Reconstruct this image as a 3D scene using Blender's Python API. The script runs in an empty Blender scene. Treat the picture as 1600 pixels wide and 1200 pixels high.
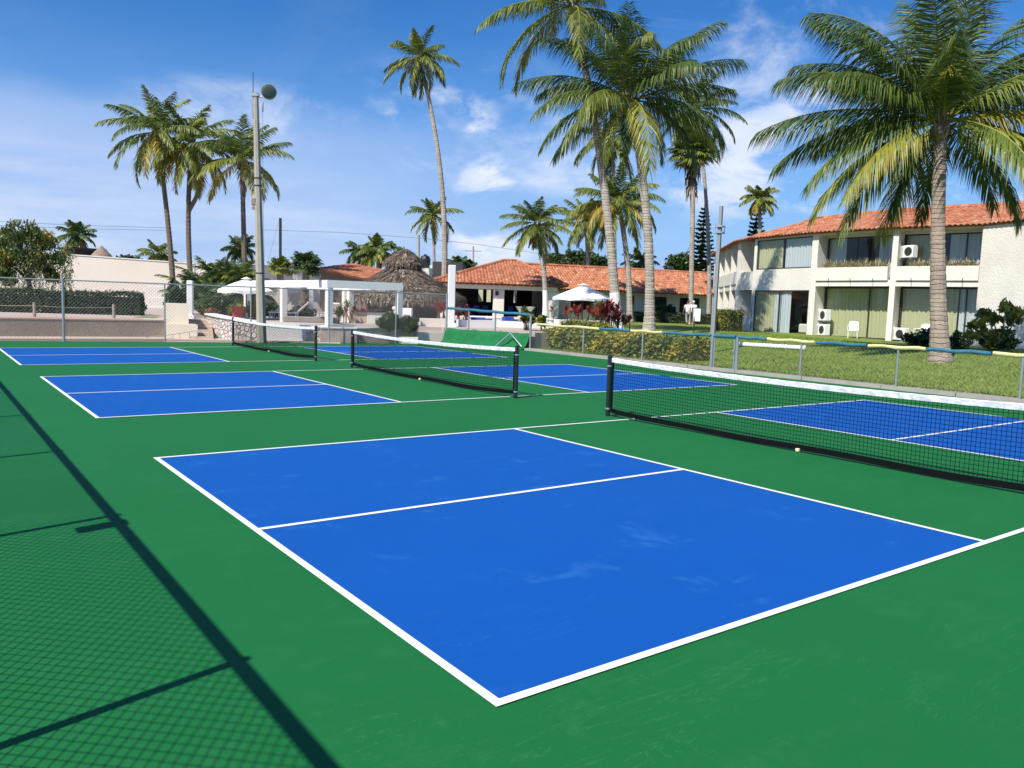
import bpy, math, random
import numpy as np
from mathutils import Vector

random.seed(7)
sc = bpy.context.scene
COL = sc.collection
R_ = math.radians

# ------------------------------------------------------------------ camera
FPX = 1253.6
CAM = np.array([-1.90, -2.595, 1.687])
YAW, PIT, ROL = 0.931836, -0.0984114, 0.0324801
FW = np.array([math.cos(YAW)*math.cos(PIT), math.sin(YAW)*math.cos(PIT), math.sin(PIT)])
RT = np.array([math.sin(YAW), -math.cos(YAW), 0.0])
UP = np.cross(RT, FW)
RT, UP = RT*math.cos(ROL)+UP*math.sin(ROL), UP*math.cos(ROL)-RT*math.sin(ROL)
HR = np.array([math.sin(YAW), -math.cos(YAW), 0.0])      # level right
HF = np.array([math.cos(YAW), math.sin(YAW), 0.0])       # level forward


def ray(u, v):
    return FW + RT*(u-800)/FPX - UP*(v-600)/FPX


def G(u, v, z=0.0):
    d = ray(u, v)
    return CAM + d*((z-CAM[2])/d[2])


def A(u, v, D):
    return CAM + ray(u, v)*D


def AZ(u, D, z):
    """point at picture column u, depth D and height z"""
    p0 = A(u, 500, D); p1 = A(u, 400, D)
    k = (z-p0[2])/(p1[2]-p0[2])
    return p0 + (p1-p0)*k


def PX(u, x, v=530):
    """point of the plane X = x at column u"""
    d = ray(u, v)
    return CAM + d*((x-CAM[0])/d[0])


cam_d = bpy.data.cameras.new('camera')
cam_d.sensor_width = 36.0
cam_d.lens = 36.0*FPX/1600.0
cam_d.clip_start = 0.05
cam_d.clip_end = 20000
cam = bpy.data.objects.new('camera', cam_d)
COL.objects.link(cam)
M = cam.matrix_world.copy()
for i in range(3):
    M[i][0], M[i][1], M[i][2], M[i][3] = RT[i], UP[i], -FW[i], CAM[i]
cam.matrix_world = M
sc.camera = cam

# ------------------------------------------------------------------ render settings
sc.view_settings.view_transform = 'Standard'
sc.view_settings.look = 'None'
sc.view_settings.gamma = 1.0
sc.view_settings.exposure = 0.34
sc.cycles.use_denoising = True
sc.cycles.max_bounces = 8
sc.cycles.transparent_max_bounces = 12

# ------------------------------------------------------------------ light
SUN_EL, SUN_AZ = R_(50), R_(194)         # azimuth measured from +X towards +Y: where the sun stands
sd = bpy.data.lights.new('sun', 'SUN')
sd.energy = 4.9
sd.angle = R_(0.5)
sd.color = (1.0, 0.95, 0.87)
so = bpy.data.objects.new('sun', sd)
COL.objects.link(so)
tosun = Vector((math.cos(SUN_EL)*math.cos(SUN_AZ), math.cos(SUN_EL)*math.sin(SUN_AZ), math.sin(SUN_EL)))
so.rotation_euler = tosun.to_track_quat('Z', 'Y').to_euler()
so.location = (-20, -10, 40)

world = bpy.data.worlds.new("World")
sc.world = world
world.use_nodes = True
W = world.node_tree
for n in list(W.nodes):
    W.nodes.remove(n)


class NT:
    """tiny node helper"""
    def __init__(self, tree): self.t = tree
    def n(self, typ, **kw):
        nd = self.t.nodes.new(typ)
        for k, v in kw.items(): setattr(nd, k, v)
        return nd
    def put(self, sock, val):
        if hasattr(val, 'is_output'): self.t.links.new(val, sock)
        else: sock.default_value = val
    def math(self, op, a, b=0.0, c=0.0, clamp=False):
        nd = self.n('ShaderNodeMath', operation=op, use_clamp=clamp)
        self.put(nd.inputs[0], a); self.put(nd.inputs[1], b); self.put(nd.inputs[2], c)
        return nd.outputs[0]
    def vmath(self, op, a, b=(0, 0, 0)):
        nd = self.n('ShaderNodeVectorMath', operation=op)
        self.put(nd.inputs[0], a); self.put(nd.inputs[1], b)
        return nd.outputs['Value'] if op == 'DOT_PRODUCT' else nd.outputs[0]
    def mix(self, f, a, b, blend='MIX'):
        nd = self.n('ShaderNodeMix', data_type='RGBA', blend_type=blend)
        self.put(nd.inputs['Factor'], f)
        for s, v in ((nd.inputs[6], a), (nd.inputs[7], b)):
            self.put(s, v if hasattr(v, 'is_output') else (v[0], v[1], v[2], 1))
        return nd.outputs[2]
    def noise(self, vec, scale, detail=4, rough=0.55, dist=0.0):
        nd = self.n('ShaderNodeTexNoise')
        if vec is not None: self.put(nd.inputs['Vector'], vec)
        nd.inputs['Scale'].default_value = scale; nd.inputs['Detail'].default_value = detail
        nd.inputs['Roughness'].default_value = rough; nd.inputs['Distortion'].default_value = dist
        return nd.outputs['Fac']
    def ramp(self, x, lo, hi, a=0.0, b=1.0, smooth=True):
        nd = self.n('ShaderNodeMapRange', interpolation_type='SMOOTHSTEP' if smooth else 'LINEAR')
        self.put(nd.inputs['Value'], x)
        nd.inputs['From Min'].default_value = lo; nd.inputs['From Max'].default_value = hi
        nd.inputs['To Min'].default_value = a; nd.inputs['To Max'].default_value = b
        return nd.outputs['Result']
    def scale(self, vec, s):
        nd = self.n('ShaderNodeMapping'); self.put(nd.inputs['Vector'], vec)
        nd.inputs['Scale'].default_value = s
        return nd.outputs[0]


def nrm(v): return v/np.linalg.norm(v)


w = NT(W)
sky = w.n('ShaderNodeTexSky', sky_type='NISHITA')
sky.sun_disc = False
sky.sun_elevation = SUN_EL
sky.sun_rotation = math.pi/2 - SUN_AZ
sky.altitude = 0
sky.air_density = 1.0
sky.dust_density = 0.35
sky.ozone_density = 3.0
hs = w.n('ShaderNodeHueSaturation')
hs.inputs['Saturation'].default_value = 1.32
hs.inputs['Value'].default_value = 1.0
W.links.new(sky.outputs[0], hs.inputs['Color'])
tc = w.n('ShaderNodeTexCoord')
dvec = tc.outputs['Generated']
sep = w.n('ShaderNodeSeparateXYZ'); W.links.new(dvec, sep.inputs[0])
zz = w.math('MAXIMUM', sep.outputs[2], 0.02)
# clouds lie on a high flat sheet: project the direction onto it
inv = w.math('DIVIDE', 1.0, w.math('ADD', zz, 0.10))
comb = w.n('ShaderNodeCombineXYZ')
W.links.new(w.math('MULTIPLY', sep.outputs[0], inv), comb.inputs[0])
W.links.new(w.math('MULTIPLY', sep.outputs[1], inv), comb.inputs[1])
sheet = comb.outputs[0]
wisp = w.ramp(w.noise(w.scale(dvec, (1, 1, 1.9)), 5.2, 8, 0.62, 0.35), 0.44, 0.74)
puff = w.ramp(w.noise(w.scale(dvec, (1, 1, 2.1)), 9.0, 7, 0.6, 0.3), 0.44, 0.62)


def blob(u, v, ru, rv, soft=1.0):
    """mask around one direction of the sky"""
    d = nrm(ray(u, v))
    r = nrm(np.array([d[1], -d[0], 0])); up = np.cross(r, d)
    a = w.math('DIVIDE', w.vmath('DOT_PRODUCT', dvec, tuple(r)), ru/FPX)
    b = w.math('DIVIDE', w.vmath('DOT_PRODUCT', dvec, tuple(up)), rv/FPX)
    s = w.math('ADD', w.math('MULTIPLY', a, a), w.math('MULTIPLY', b, b))
    m = w.ramp(s, 0.0, 1.0*soft, 1.0, 0.0)
    front = w.math('GREATER_THAN', w.vmath('DOT_PRODUCT', dvec, tuple(d)), 0.0)
    return w.math('MULTIPLY', m, front)


def addm(*l):
    o = l[0]
    for x in l[1:]: o = w.math('ADD', o, x)
    return w.math('MINIMUM', o, 1.0)


pm = addm(blob(775, 285, 85, 52), blob(690, 190, 110, 60), blob(1250, 225, 150, 110), blob(1380, 300, 150, 70), blob(760, 385, 110, 50),
          blob(1560, 300, 110, 60), blob(1130, 270, 120, 90))
wm = addm(blob(730, 190, 260, 110), blob(1180, 60, 260, 120), blob(380, 180, 220, 60), blob(1300, 150, 250, 150),
          blob(870, 250, 160, 70))
low = blob(60, 330, 620, 130)
left_side = blob(60, 300, 760, 520)
bank = w.ramp(w.math('ADD', sep.outputs[2], w.math('MULTIPLY', w.noise(w.scale(dvec, (1, 1, 3)), 4.0, 5, .6), 0.05)), 0.252, 0.205, 0.0, 1.0)
veil = w.ramp(sep.outputs[2], 0.02, 0.20, 0.55, 0.0)
vn = w.noise(w.scale(dvec, (1.0, 1.0, 7.0)), 3.2, 5, 0.6)
blue_sky = w.mix(1.0, hs.outputs[0], (0.72, 0.95, 1.20), 'MULTIPLY')
base_sky = w.mix(w.ramp(sep.outputs[2], -0.02, 0.34, 0.85, 0.0), blue_sky, (2.3, 4.1, 7.6))
cm = addm(w.math('MULTIPLY', w.math('MULTIPLY', puff, pm), 0.85),
          w.math('MULTIPLY', w.math('MULTIPLY', wisp, wm), 0.75),
          w.math('MULTIPLY', w.math('MULTIPLY', w.ramp(vn, 0.3, 0.7), low), 0.42),
          w.math('MULTIPLY', veil, w.ramp(vn, 0.25, 0.8, 0.05, 0.35)),
          w.math('MULTIPLY', wisp, 0.04))
banked = w.mix(w.math('MULTIPLY', w.math('MULTIPLY', bank, left_side), 0.62), base_sky, (3.9, 5.1, 7.9))
skyc = w.mix(cm, banked, (6.9, 7.5, 8.8))
bg = w.n('ShaderNodeBackground')
bg.inputs['Strength'].default_value = 0.094
W.links.new(skyc, bg.inputs['Color'])
wo = w.n('ShaderNodeOutputWorld')
W.links.new(bg.outputs[0], wo.inputs[0])

# ------------------------------------------------------------------ materials
MATS = {}


def mat(name, col, rough=0.8, var=0.0, vscale=3.0, col2=None, bump=0.0, bscale=20.0, metal=0.0, spec=0.5,
        tint=None, transl=0.0, stretch=(1, 1, 1), fine=0.0, fscale=60.0, alpha=None, bdist=0.02):
    if name in MATS: return MATS[name]
    m = bpy.data.materials.new(name); m.use_nodes = True
    t = m.node_tree
    for n in list(t.nodes): t.nodes.remove(n)
    h = NT(t)
    out = h.n('ShaderNodeOutputMaterial')
    p = h.n('ShaderNodeBsdfPrincipled')
    p.inputs['Roughness'].default_value = rough
    p.inputs['Metallic'].default_value = metal
    p.inputs['Specular IOR Level'].default_value = spec
    tcn = h.n('ShaderNodeTexCoord')
    vec = h.scale(tcn.outputs['Object'], stretch)
    c = (col[0], col[1], col[2], 1)
    csock = None
    if tint:                                     # per-face value picks along a ramp of the thing's own colours
        at = h.n('ShaderNodeAttribute'); at.attribute_name = 'tint'
        cr = h.n('ShaderNodeValToRGB')
        el = cr.color_ramp.elements
        while len(el) < len(tint): el.new(0.5)
        for e, (pos, cc) in zip(el, tint):
            e.position = pos; e.color = (cc[0], cc[1], cc[2], 1)
        t.links.new(at.outputs['Fac'], cr.inputs[0])
        csock = cr.outputs[0]
    if var:
        c2 = col2 if col2 else (col[0]*0.6, col[1]*0.6, col[2]*0.6)
        f = h.math('MULTIPLY', h.ramp(h.noise(vec, vscale, 5, 0.6), 0.35, 0.68), var)
        csock = h.mix(f, csock if csock else c, c2)
    if fine:
        f = h.math('MULTIPLY', h.ramp(h.noise(vec, fscale, 3, 0.7), 0.35, 0.75), fine)
        csock = h.mix(f, csock if csock else c, (col[0]*0.45, col[1]*0.45, col[2]*0.45))
    if csock: t.links.new(csock, p.inputs['Base Color'])
    else: p.inputs['Base Color'].default_value = c
    if bump:
        b = h.n('ShaderNodeBump'); b.inputs['Strength'].default_value = bump
        b.inputs['Distance'].default_value = bdist
        t.links.new(h.noise(vec, bscale, 5, 0.65), b.inputs['Height'])
        t.links.new(b.outputs[0], p.inputs['Normal'])
    last = p.outputs[0]
    if transl:
        tr = h.n('ShaderNodeBsdfTranslucent')
        if csock: t.links.new(csock, tr.inputs['Color'])
        else: tr.inputs['Color'].default_value = c
        ms = h.n('ShaderNodeMixShader'); ms.inputs[0].default_value = transl
        t.links.new(last, ms.inputs[1]); t.links.new(tr.outputs[0], ms.inputs[2])
        last = ms.outputs[0]
    if alpha is not None:
        tp = h.n('ShaderNodeBsdfTransparent')
        ms = h.n('ShaderNodeMixShader'); ms.inputs[0].default_value = alpha
        t.links.new(tp.outputs[0], ms.inputs[1]); t.links.new(last, ms.inputs[2])
        last = ms.outputs[0]
    t.links.new(last, out.inputs[0])
    MATS[name] = m
    return m


def court_mat(name, base, light, dark, smear):
    m = bpy.data.materials.new(name); m.use_nodes = True
    t = m.node_tree
    h = NT(t)
    p = t.nodes['Principled BSDF']
    tcn = h.n('ShaderNodeTexCoord'); o = tcn.outputs['Object']
    big = h.ramp(h.noise(o, 0.35, 4, 0.6), 0.3, 0.7)
    c = h.mix(h.math('MULTIPLY', big, 0.55), base, dark)
    mott = h.ramp(h.noise(o, 5.0, 5, 0.7), 0.45, 0.8)
    c = h.mix(h.math('MULTIPLY', mott, 0.07), c, light)
    # scuffs: thin curved streaks
    wv = h.noise(h.scale(o, (0.35, 3.2, 1)), 1.6, 5, 0.6, 1.6)
    sc_ = h.ramp(h.math('ABSOLUTE', h.math('SUBTRACT', wv, 0.5)), 0.0, 0.006, 1.0, 0.0)
    gate = h.ramp(h.noise(o, 1.0, 2, 0.5), 0.47, 0.60)
    c = h.mix(h.math('MULTIPLY', h.math('MULTIPLY', sc_, gate), 0.36), c, light)
    # smears of paint dust
    sm = h.ramp(h.noise(h.scale(o, (1.0, 2.4, 1)), 1.25, 4, 0.55, 0.6), 0.575, 0.66)
    sm2 = h.ramp(h.noise(h.scale(o, (3.0, 1.2, 1)), 3.0, 4, 0.6), 0.42, 0.6)
    c = h.mix(h.math('MULTIPLY', h.math('MULTIPLY', sm, sm2), smear), c, light)
    spk = h.ramp(h.noise(o, 210, 2, 0.6), 0.50, 0.8)
    c = h.mix(h.math('MULTIPLY', spk, 0.15), c, light)
    spd = h.ramp(h.noise(o, 170, 2, 0.6), 0.52, 0.8)
    c = h.mix(h.math('MULTIPLY', spd, 0.30), c, tuple(q*.45 for q in dark))
    wv2 = h.noise(h.scale(o, (2.2, 0.5, 1)), 1.1, 4, 0.6, 2.2)
    sc2 = h.ramp(h.math('ABSOLUTE', h.math('SUBTRACT', wv2, 0.46)), 0.0, 0.0035, 1.0, 0.0)
    c = h.mix(h.math('MULTIPLY', h.math('MULTIPLY', sc2, h.ramp(h.noise(o, 1.1, 2, .5), .55, .68)), .4), c, light)
    t.links.new(c, p.inputs['Base Color'])
    p.inputs['Roughness'].default_value = 0.72
    p.inputs['Specular IOR Level'].default_value = 0.2
    b = h.n('ShaderNodeBump'); b.inputs['Strength'].default_value = 0.25; b.inputs['Distance'].default_value = 0.004
    t.links.new(h.noise(o, 140, 3, 0.7), b.inputs['Height'])
    t.links.new(b.outputs[0], p.inputs['Normal'])
    return m


MG = court_mat('court_green', (0.007, 0.133, 0.032), (0.06, 0.23, 0.095), (0.006, 0.119, 0.028), 0.08)
MBL = court_mat('court_blue', (0.001, 0.080, 0.345), (0.028, 0.14, 0.43), (0.001, 0.073, 0.32), 0.4)
MLINE = mat('line_paint', (0.80, 0.80, 0.77), 0.7, var=0.25, vscale=2.0, col2=(0.66, 0.66, 0.62), fine=0.15)
MCONC = mat('concrete', (0.40, 0.36, 0.31), 0.9, var=0.5, vscale=1.5, col2=(0.27, 0.24, 0.21), bump=0.4, bscale=25, fine=0.3)
MWHITE = mat('white_stucco', (0.80, 0.755, 0.66), 0.9, var=0.34, vscale=0.9, col2=(0.60, 0.55, 0.46), bump=0.75, bscale=11, bdist=0.032, fine=0.12, fscale=30)
MCREAM = mat('cream_wall', (0.70, 0.63, 0.53), 0.9, var=0.35, vscale=0.35, col2=(0.63, 0.56, 0.46), bump=0.2, bscale=8)
MPAINT = mat('white_paint', (0.80, 0.79, 0.75), 0.55, var=0.15, vscale=1.5, col2=(0.66, 0.64, 0.58))
MPLAST = mat('white_plastic', (0.80, 0.80, 0.78), 0.4)
MSTEEL = mat('galvanised_steel', (0.42, 0.45, 0.46), 0.45, metal=0.6, var=0.3, vscale=4, col2=(0.28, 0.30, 0.30))
MWIRE = mat('wire', (0.27, 0.28, 0.27), 0.6, metal=0.3)
MDWIRE = mat('dark_wire', (0.16, 0.17, 0.17), 0.6, metal=0.4)
MBLACK = mat('black_metal', (0.010, 0.022, 0.018), 0.4)
MNET = mat('net_cord', (0.006, 0.007, 0.007), 0.9, spec=0.1)
MTAPE = mat('net_tape', (0.76, 0.76, 0.77), 0.8, var=0.7, vscale=11, col2=(0.50, 0.50, 0.54), bump=0.6, bscale=16, bdist=0.03)
MBAND = mat('net_band', (0.004, 0.005, 0.006), 0.9, spec=0.1)
MBPAD = mat('blue_pad', (0.015, 0.13, 0.20), 0.75, var=0.6, vscale=7, col2=(0.06, 0.19, 0.23), bump=0.3, bscale=30)
MYPAD = mat('yellow_pad', (0.62, 0.54, 0.22), 0.75, var=0.6, vscale=7, col2=(0.70, 0.64, 0.40), bump=0.3, bscale=30)
MTARP = mat('green_turf_mat', (0.006, 0.16, 0.045), 0.95, var=0.6, vscale=3.0, col2=(0.005, 0.09, 0.026), bump=0.8, bscale=40)
MTILEFLOOR = mat('terracotta_paving', (0.44, 0.27, 0.20), 0.85, var=0.5, vscale=0.8, col2=(0.52, 0.38, 0.30), fine=0.2, fscale=8)
MDECK = mat('pool_paving', (0.46, 0.36, 0.30), 0.85, var=0.4, vscale=0.8, col2=(0.56, 0.48, 0.42))
MBLOCK = mat('grey_block', (0.31, 0.25, 0.19), 0.95, var=0.55, vscale=1.2, col2=(0.40, 0.33, 0.26), bump=0.6, bscale=14, fine=0.35, fscale=12)
MDIRT = mat('dry_ground', (0.34, 0.27, 0.18), 0.95, var=0.6, vscale=0.2, col2=(0.16, 0.17, 0.07), bump=0.4, bscale=8)
MLAWN = mat('lawn_soil', (0.15, 0.225, 0.024), 0.95, var=0.6, vscale=0.6, col2=(0.23, 0.26, 0.05), fine=0.45, fscale=26, bump=0.8, bscale=45)
MTILE = mat('roof_tile', (0.5, 0.2, 0.1), 0.85, tint=[(0.0, (0.20, 0.06, 0.028)), (0.12, (0.34, 0.115, 0.055)), (0.5, (0.49, 0.185, 0.09)),
            (0.85, (0.55, 0.25, 0.135)), (1.0, (0.56, 0.36, 0.24))], var=0.35, vscale=2.5, col2=(0.36, 0.12, 0.06), fine=0.2, fscale=25)
MDARK = mat('dark_frame', (0.035, 0.03, 0.026), 0.5)
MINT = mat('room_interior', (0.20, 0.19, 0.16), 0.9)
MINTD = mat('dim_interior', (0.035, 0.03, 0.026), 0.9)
MBEAM = mat('dark_timber', (0.07, 0.045, 0.03), 0.8)
MCURTG = mat('green_curtain', (0.60, 0.58, 0.35), 0.9, transl=0.2)
MCURTB = mat('pale_blue_curtain', (0.66, 0.71, 0.74), 0.9, transl=0.2)
MPOLE = mat('concrete_pole', (0.40, 0.36, 0.28), 0.9, var=0.5, vscale=1.6, col2=(0.29, 0.26, 0.20), fine=0.25, fscale=20, bump=0.3, bscale=30)
MTHATCH = mat('thatch', (0.25, 0.2, 0.15), 0.95, tint=[(0.0, (0.06, 0.042, 0.028)), (0.5, (0.19, 0.145, 0.10)), (1.0, (0.40, 0.33, 0.25))], fine=0.3, fscale=20)
MLEAF = mat('palm_leaf', (0.06, 0.11, 0.02), 0.48, tint=[(0.0, (0.034, 0.066, 0.016)), (0.35, (0.085, 0.140, 0.026)), (0.62, (0.29, 0.31, 0.04)),
            (0.8, (0.40, 0.29, 0.045)), (1.0, (0.28, 0.18, 0.08))], transl=0.28, spec=0.5)
MBUSH = mat('shrub_leaf', (0.06, 0.11, 0.02), 0.5, tint=[(0.0, (0.018, 0.040, 0.010)), (0.35, (0.045, 0.085, 0.016)), (0.65, (0.105, 0.15, 0.025)),
            (0.85, (0.40, 0.34, 0.04)), (1.0, (0.60, 0.48, 0.08))], transl=0.2)
MRED = mat('red_leaf', (0.2, 0.03, 0.03), 0.5, tint=[(0.0, (0.045, 0.012, 0.014)), (0.5, (0.16, 0.022, 0.022)), (0.8, (0.38, 0.05, 0.035)), (1.0, (0.50, 0.20, 0.17))], transl=0.2)
def bark_mat(name, light, dark, freq):
    m = bpy.data.materials.new(name); m.use_nodes = True
    t = m.node_tree; h = NT(t); p = t.nodes['Principled BSDF']
    tcn = h.n('ShaderNodeTexCoord'); o = tcn.outputs['Object']
    sp = h.n('ShaderNodeSeparateXYZ'); t.links.new(o, sp.inputs[0])
    ph = h.math('ADD', h.math('MULTIPLY', sp.outputs[2], freq), h.math('MULTIPLY', h.noise(o, 1.7, 3, .6), 1.6))
    ph = h.math('FRACT', ph)
    ring = h.math('ADD', h.ramp(ph, 0.0, 0.16, 1, 0), h.ramp(ph, 0.80, 1.0, 0, .8), clamp=True)
    blot = h.ramp(h.noise(o, 1.3, 5, .65), .38, .66)
    c = h.mix(h.math('MULTIPLY', blot, .55), light, dark)
    c = h.mix(h.math('MULTIPLY', ring, h.ramp(h.noise(o, 3.1, 3), .3, .6, .25, .85)), c, tuple(q*.42 for q in light))
    c = h.mix(h.math('MULTIPLY', h.ramp(h.noise(h.scale(o, (9, 9, 1.2)), 2.0, 4), .45, .7), .35), c, dark)
    t.links.new(c, p.inputs['Base Color']); p.inputs['Roughness'].default_value = .95
    b = h.n('ShaderNodeBump'); b.inputs['Strength'].default_value = .8; b.inputs['Distance'].default_value = .03
    t.links.new(h.math('SUBTRACT', h.noise(o, 14, 4, .7), ring), b.inputs['Height']); t.links.new(b.outputs[0], p.inputs['Normal'])
    return m


MTRUNK = bark_mat('palm_bark', (0.43, 0.385, 0.32), (0.23, 0.19, 0.15), 7.5)
MBROWN = bark_mat('brown_bark', (0.36, 0.285, 0.22), (0.20, 0.155, 0.12), 7.0)
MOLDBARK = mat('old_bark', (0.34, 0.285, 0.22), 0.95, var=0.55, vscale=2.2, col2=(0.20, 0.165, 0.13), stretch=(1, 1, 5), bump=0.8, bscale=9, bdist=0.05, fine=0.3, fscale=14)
MDTRUNK = mat('dark_bark', (0.17, 0.135, 0.10), 0.95, var=0.5, vscale=2.2, col2=(0.10, 0.08, 0.06), stretch=(1, 1, 5), bump=0.8, bscale=9, bdist=0.05)  # bark that is dark brown in itself
MLIME = mat('whitewash', (0.74, 0.73, 0.70), 0.9, var=0.3, vscale=3, col2=(0.58, 0.56, 0.52))
MFIBRE = mat('palm_fibre', (0.15, 0.10, 0.06), 0.95, tint=[(0.0, (0.07, 0.045, 0.028)), (0.5, (0.17, 0.12, 0.075)), (1.0, (0.36, 0.27, 0.17))])
MNUT = mat('coconut_husk', (0.16, 0.15, 0.03), 0.5, var=0.5, vscale=2, col2=(0.25, 0.15, 0.04))
MREDPOT = mat('red_glaze', (0.42, 0.035, 0.03), 0.35)
MWATER = mat('pool_water', (0.015, 0.085, 0.42), 0.08, bump=0.15, bscale=3)
MPTILE = mat('pool_tile', (0.05, 0.09, 0.42), 0.3, var=0.3, vscale=4, col2=(0.16, 0.20, 0.52))
MBCHAIR = mat('blue_seat', (0.02, 0.05, 0.30), 0.5)
MCANVAS = mat('white_canvas', (0.80, 0.80, 0.78), 0.85, transl=0.15)
MSKIN = mat('skin', (0.42, 0.24, 0.16), 0.6)
MHAIR = mat('dark_hair', (0.03, 0.02, 0.015), 0.6)
MCAP = mat('white_cap', (0.75, 0.75, 0.73), 0.8)
MSHIRT = mat('white_shirt', (0.72, 0.74, 0.78), 0.85)
MTROUS = mat('dark_trousers', (0.06, 0.065, 0.08), 0.9)
MGREYT = mat('grey_trousers', (0.28, 0.28, 0.29), 0.9)
MSHOE = mat('dark_shoe', (0.03, 0.03, 0.03), 0.6)
MLENS = mat('lamp_glass', (0.10, 0.13, 0.115), 0.2)
MTANK = mat('black_tank', (0.012, 0.012, 0.012), 0.5)
MASPH = mat('dark_roofing', (0.05, 0.05, 0.055), 0.8)


def glass(name, fac):
    m = bpy.data.materials.new(name); m.use_nodes = True
    t = m.node_tree
    for n in list(t.nodes): t.nodes.remove(n)
    h = NT(t)
    tp = h.n('ShaderNodeBsdfTransparent'); tp.inputs[0].default_value = (0.90, 0.93, 0.91, 1)
    gl = h.n('ShaderNodeBsdfGlossy'); gl.inputs['Roughness'].default_value = 0.03
    fr = h.n('ShaderNodeLayerWeight'); fr.inputs[0].default_value = 0.5
    fc = h.math('MULTIPLY', h.math('POWER', fr.outputs['Facing'], 3.5), 0.55)
    ms = h.n('ShaderNodeMixShader')
    t.links.new(h.math('ADD', fc, fac, clamp=True), ms.inputs[0])
    t.links.new(tp.outputs[0], ms.inputs[1]); t.links.new(gl.outputs[0], ms.inputs[2])
    o = h.n('ShaderNodeOutputMaterial'); t.links.new(ms.outputs[0], o.inputs[0])
    return m


MGLASS = glass('window_glass', 0.05)


def stone_mat():
    m = bpy.data.materials.new('rubble_stone'); m.use_nodes = True
    t = m.node_tree; h = NT(t); p = t.nodes['Principled BSDF']
    tcn = h.n('ShaderNodeTexCoord'); o = tcn.outputs['Object']
    vo = h.n('ShaderNodeTexVoronoi', feature='DISTANCE_TO_EDGE'); vo.inputs['Scale'].default_value = 6.0
    vc = h.n('ShaderNodeTexVoronoi'); vc.inputs['Scale'].default_value = 6.0
    wob = h.vmath('ADD', o, (0, 0, 0))
    t.links.new(wob, vo.inputs['Vector']); t.links.new(wob, vc.inputs['Vector'])
    sepc = h.n('ShaderNodeSeparateColor'); t.links.new(vc.outputs['Color'], sepc.inputs[0])
    c = h.mix(sepc.outputs[0], (0.60, 0.51, 0.44), (0.78, 0.73, 0.67))
    c = h.mix(h.math('MULTIPLY', h.ramp(h.noise(o, 12, 4), 0.4, 0.7), 0.35), c, (0.36, 0.29, 0.25))
    c = h.mix(h.ramp(vo.outputs['Distance'], 0.02, 0.07, 1, 0), c, (0.27, 0.22, 0.19))
    t.links.new(c, p.inputs['Base Color']); p.inputs['Roughness'].default_value = 0.95
    b = h.n('ShaderNodeBump'); b.inputs['Strength'].default_value = 0.8; b.inputs['Distance'].default_value = 0.06
    t.links.new(h.ramp(vo.outputs['Distance'], 0, 0.15), b.inputs['Height'])
    t.links.new(b.outputs[0], p.inputs['Normal'])
    return m


MSTONE = stone_mat()


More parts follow.
